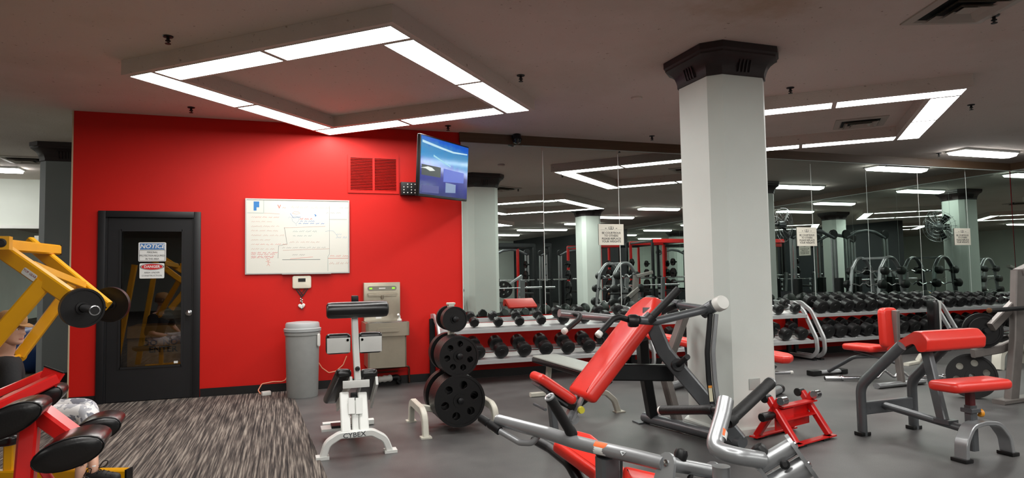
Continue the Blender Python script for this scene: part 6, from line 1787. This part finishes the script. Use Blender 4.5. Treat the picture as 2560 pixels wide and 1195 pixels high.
bench_press(8.6, 2.1, 'red padded bench press station seen left of the reflected fan column', PI, M_REDV)

def curl_rack(x, y, label, rot=0.0):
    t = thing('curl_bar_rack', label, 'barbell rack', (x, y, 0), 'arched curl bar racks')
    T = Matrix.Translation((x, y, 0)) @ Matrix.Rotation(rot, 4, 'Z')
    q = lambda a, b_, c: T @ V((a, b_, c))
    for sx in (-.36, .36):
        mb = MB(); mb.oval([q(sx, .42, 0), q(sx, .34, .8), q(sx, .26, 1.35), q(sx, .10, 1.58), q(sx, -.10, 1.58), q(sx, -.26, 1.35), q(sx, -.34, .8), q(sx, -.42, 0)], .07, .10, 14, .25, up=T.to_3x3() @ V((1, 0, 0)), n=7); mb.build('arch', M_SILVER, t)
    mb = MB(); mb.bar([q(-.36, .4, .06), q(.36, .4, .06)], .06, .06); mb.bar([q(-.36, -.4, .06), q(.36, -.4, .06)], .06, .06); mb.bar([q(-.36, 0, 1.57), q(.36, 0, 1.57)], .05, .05); mb.build('cross_rail', M_SILVER, t)
    k = 0
    for sy in (-1, 1):
        for z in (.42, .72, 1.02, 1.30):
            k += 1
            yy = sy * (.42 - .10 * z + (-.06 if z > 1.2 else 0))
            b_ = thing('curl_bar', '%s bar on the %s' % (ORD[k - 1], label.split(' with ')[0].replace('silver arched ', '')), 'barbell', q(0, yy, z), 'bars on the curl bar racks')
            mb = MB(); mb.tube([q(-.38, yy, z), q(-.22, yy, z), q(-.12, yy, z - .035), q(-.04, yy, z + .02), q(.04, yy, z + .02), q(.12, yy, z - .035), q(.22, yy, z), q(.38, yy, z)], .014, 8, .03); mb.build('shaft', M_CHROME, b_)
            for sx in (-1, 1):
                mb = MB(); r = .085 + .02 * (1.3 - z); mb.lathe([(r * .8, 0), (r, .012), (r, .10), (r * .8, .112)], q(sx * .38, yy, z), T.to_3x3() @ V((sx, 0, 0)), 16); mb.build('end_weight', M_RUB, b_)
    mb = MB()
    for sx in (-.36, .36):
        for sy in (-1, 1):
            for z in (.42, .72, 1.02, 1.30):
                yy = sy * (.42 - .10 * z + (-.06 if z > 1.2 else 0)); mb.bar([q(sx, yy - sy * .06, z - .03), q(sx, yy + sy * .03, z - .02)], .03, .02)
    mb.build('bar_holder', M_DARK, t)
curl_rack(7.1, 3.55, 'silver arched curl bar rack seen right of the courtesy sign with eight bars', PI / 2)
curl_rack(12.0, 6.0, 'silver arched curl bar rack seen in the right part of the mirror with eight bars', PI / 2)

def cable_tower(x, y, label):
    t = thing('cable_machine', label, 'cable machine', (x, y, 0), 'cable machines seen in the mirror')
    for sx in (-1, 1):
        for dx in (-.05, .05):
            mb = MB(); mb.bar([(x + sx * .62 + dx, y, .02), (x + sx * .62 + dx, y, 2.18)], .045, .06, up=V((1, 0, 0))); mb.build('upright', M_SILVER, t)
        mb = MB(); mb.bar([(x + sx * .62, y + .12, .10), (x + sx * .62, y + .12, 1.15)], .16, .14, up=V((1, 0, 0))); mb.build('weight_stack', M_DARK, t)
        mb = MB(); mb.lathe([(.11, -.03), (.12, -.02), (.12, .02), (.11, .03)], (x + sx * .62, y, 2.2), (0, 1, 0), 18); mb.build('pulley', M_DARK, t)
        mb = MB(); mb.bar([(x + sx * .62, y - .45, .03), (x + sx * .62, y + .45, .03)], .08, .05); mb.build('foot', M_SILVER, t)
    mb = MB(); mb.oval([(x - .62, y, 2.12), (x - .3, y, 2.26), (x, y, 2.30), (x + .3, y, 2.26), (x + .62, y, 2.12)], .07, .09, 14, .3); mb.build('arch_beam', M_GREY, t)
cable_tower(11.95, 4.35, 'grey cable machine with an arched beam seen beside the right courtesy sign')
cable_tower(11.4, 2.85, 'grey cable machine with an arched beam seen just right of the pale column')

cable_tower(8.3, -5.2, 'grey cable machine far back in the mirror behind the power racks')
cable_tower(10.6, -6.3, 'grey cable machine farthest back at the right of the reflected racks')

def leg_press(x, y, label, rot=0.0):
    t = thing('leg_press_machine', label, 'exercise machine', (x, y, 0))
    T = Matrix.Translation((x, y, 0)) @ Matrix.Rotation(rot, 4, 'Z')
    q = lambda a, b_, c: T @ V((a, b_, c))
    for sy in (-.3, .3):
        mb = MB(); mb.bar([q(-.9, sy, .25), q(.7, sy, 1.35)], .06, .08, up=T.to_3x3() @ V((0, 1, 0))); mb.build('slide_rail', M_SILVER, t)
        mb = MB(); mb.bar([q(.55, sy, .03), q(.68, sy, 1.34)], .07, .07, up=T.to_3x3() @ V((0, 1, 0))); mb.bar([q(-.9, sy, .03), q(.75, sy, .03)], .08, .055); mb.bar([q(-.88, sy, .03), q(-.88, sy, .28)], .07, .07, up=V((1, 0, 0))); mb.build('frame', M_SILVER, t)
    mb = MB(); mb.obox(q(.15, 0, 1.05), (.06, .62, .5), T.to_3x3() @ Matrix.Rotation(-.55, 3, 'Y'), .01); mb.build('foot_plate', M_DARK, t)
    Mx = T @ Matrix.Translation((-.75, 0, .55)) @ Matrix.Rotation(-.9, 4, 'Y')
    mb = MB(); mb.pad(Mx, rrect(.7, .42, .08), .09, .035); mb.build('back_pad', M_VINYL, t)
    mb = MB(); mb.pad(T @ Matrix.Translation((-.42, 0, .32)), rrect(.36, .42, .06), .08, .03); mb.build('seat_pad', M_VINYL, t)
    for sy in (-1, 1):
        c = q(.2, sy * .36, .98); mb = MB(); mb.tube([c, c + T.to_3x3() @ V((0, sy * .3, 0))], .024, 10); mb.build('plate_peg', M_CHROME, t)
        for k in range(2):
            plate(c + T.to_3x3() @ V((0, sy * (.08 + .055 * k), 0)), T.to_3x3() @ V((0, 1, 0)), .2245, .045, 6, '%s black plate on the %s peg of the leg press seen in the mirror' % (ORD[k], 'left' if sy > 0 else 'right'), 'plates on the leg press')
leg_press(5.9, -.3, 'silver sled leg press seen in the mirror left of the reflected column', .35)

def bumper_row(x, y):
    t = thing('plate_rack', 'low dark rack holding a row of bumper plates seen in the mirror', 'plate rack', (x, y, 0))
    mb = MB()
    for dy in (-.14, .14): mb.bar([(x - .55, y + dy, .10), (x + .55, y + dy, .10)], .04, .06)
    for dx in (-.55, .55): mb.bar([(x + dx, y - .22, .035), (x + dx, y + .22, .035)], .06, .065)
    for k in range(8): mb.bar([(x - .5 + k * .14, y, .10), (x - .5 + k * .14, y, .30)], .012, .20, up=V((1, 0, 0)))
    mb.build('frame', M_DARK, t)
    cols = [mat('blue_bumper', (50, 84, 110), .6), mat('blue_bumper', (0, 0, 0)), mat('tan_bumper', (170, 138, 96), .6), mat('tan_bumper', (0, 0, 0)), M_RUB, M_RUB, M_RUB]
    nm = ['blue', 'blue', 'tan', 'tan', 'black', 'black', 'black']
    for k in range(7):
        mb = MB(); mb.lathe([(.03, -.04), (.20, -.04), (.225, -.03), (.225, .03), (.20, .04), (.03, .04)], (0, 0, 0), (1, 0, 0), 28)
        o = mb.build('bumper_plate', cols[k]); o.location = (x - .43 + k * .14, y, .358)
        mb = MB(); mb.lathe([(.05, -.042), (.05, .042)], (0, 0, 0), (1, 0, 0), 16); c = mb.build('hub', M_CHROME); c.parent = o
        tag(o, '%s %s bumper plate from the left in the low plate rack' % (ORD[k], nm[k]), 'weight plate', 'bumper plates in the low rack')
bumper_row(4.95, .2)

def wall_fan(cx, cy, z, face, label):
    """round caged fan on a bracket"""
    f = V(face).normalized()
    t = thing('wall_fan', label, 'fan', (cx, cy, z), 'caged fans on the reflected column')
    c = V((cx, cy, z)); a, s, u = frame(f)
    mb = MB(); mb.bar([c - f * .30, c - f * .12], .06, .06); mb.obox(c - f * .315, (.12, .12, .02) if abs(f.z) > .5 else (.14, .14, .14), None, .005); mb.build('bracket', M_DARK, t)
    mb = MB(); mb.lathe([(.05, -.14), (.09, -.12), (.09, 0), (.05, .03)], c, f, 18); mb.build('motor', M_GREY, t)
    mb = MB()
    for r in (.12, .20, .28, .37):
        mb.tube([c + f * (.06 - (r / .37) ** 2 * .05) + s * math.cos(x) * r + u * math.sin(x) * r for x in [2 * PI * k / 32 for k in range(33)]], .004, 5)
    for k in range(20):
        x = 2 * PI * k / 20; v_ = s * math.cos(x) + u * math.sin(x)
        mb.tube([c + f * .065, c + f * .05 + v_ * .2, c + f * .01 + v_ * .375, c - f * .06 + v_ * .375, c - f * .12 + v_ * .12], .0025, 4)
    mb.build('cage', M_SILVER, t)
    for k in range(3):
        x = 2 * PI * k / 3; v_ = s * math.cos(x) + u * math.sin(x); w_ = s * -math.sin(x) + u * math.cos(x)
        mb = MB(); mb.prism([c + v_ * .05 - w_ * .03 + f * .0, c + v_ * .33 - w_ * .02 + f * .02, c + v_ * .31 + w_ * .14 - f * .03, c + v_ * .06 + w_ * .05 - f * .02], f * .004); mb.build('blade', M_DARK, t)
wall_fan(9.7, 4.38, 2.45, (.25, -1, 0), 'caged fan edge-on at the right of the reflected column')
wall_fan(10.42, 5.1, 2.35, (1, .25, 0), 'caged fan facing out at the left of the reflected column')

# blue exercise ball in the far left room
bq = P(88, 862, 9.9)
t = thing('exercise_ball', 'big blue exercise ball on the floor behind the yellow machine', 'ball', (bq.x, bq.y, 0))
mb = MB(); mb.lathe([(.36 * math.sin(PI * k / 16), .36 - .36 * math.cos(PI * k / 16)) for k in range(17)], (bq.x, bq.y, 0), seg=32); mb.build('ball', mat('blue_ball', (34, 70, 130), .35), t)
mb = MB(); mb.lathe([(.012, 0), (.012, .006)], (bq.x + .25, bq.y - .26, .36), (.69, -.72, 0), 10); mb.build('valve', M_CAP, t)
# ------------------------------------------------------------------ world and view
w = bpy.data.worlds.new('world'); SC.world = w; w.use_nodes = True
bg = w.node_tree.nodes['Background']; bg.inputs['Color'].default_value = (0.02, 0.02, 0.02, 1); bg.inputs['Strength'].default_value = 0.3
SC.view_settings.view_transform = 'Standard'
SC.view_settings.look = 'None'
SC.view_settings.gamma = 1.0
SC.view_settings.use_curve_mapping = False
SC.view_settings.exposure = EXPO
SC.cycles.max_bounces = 10
SC.cycles.glossy_bounces = 6
SC.cycles.diffuse_bounces = 5
SC.cycles.transparent_max_bounces = 8
SC.cycles.sample_clamp_indirect = 6.0
SC.cycles.caustics_reflective = False
SC.cycles.caustics_refractive = False
try:
    SC.cycles.use_denoising = True
except Exception:
    pass
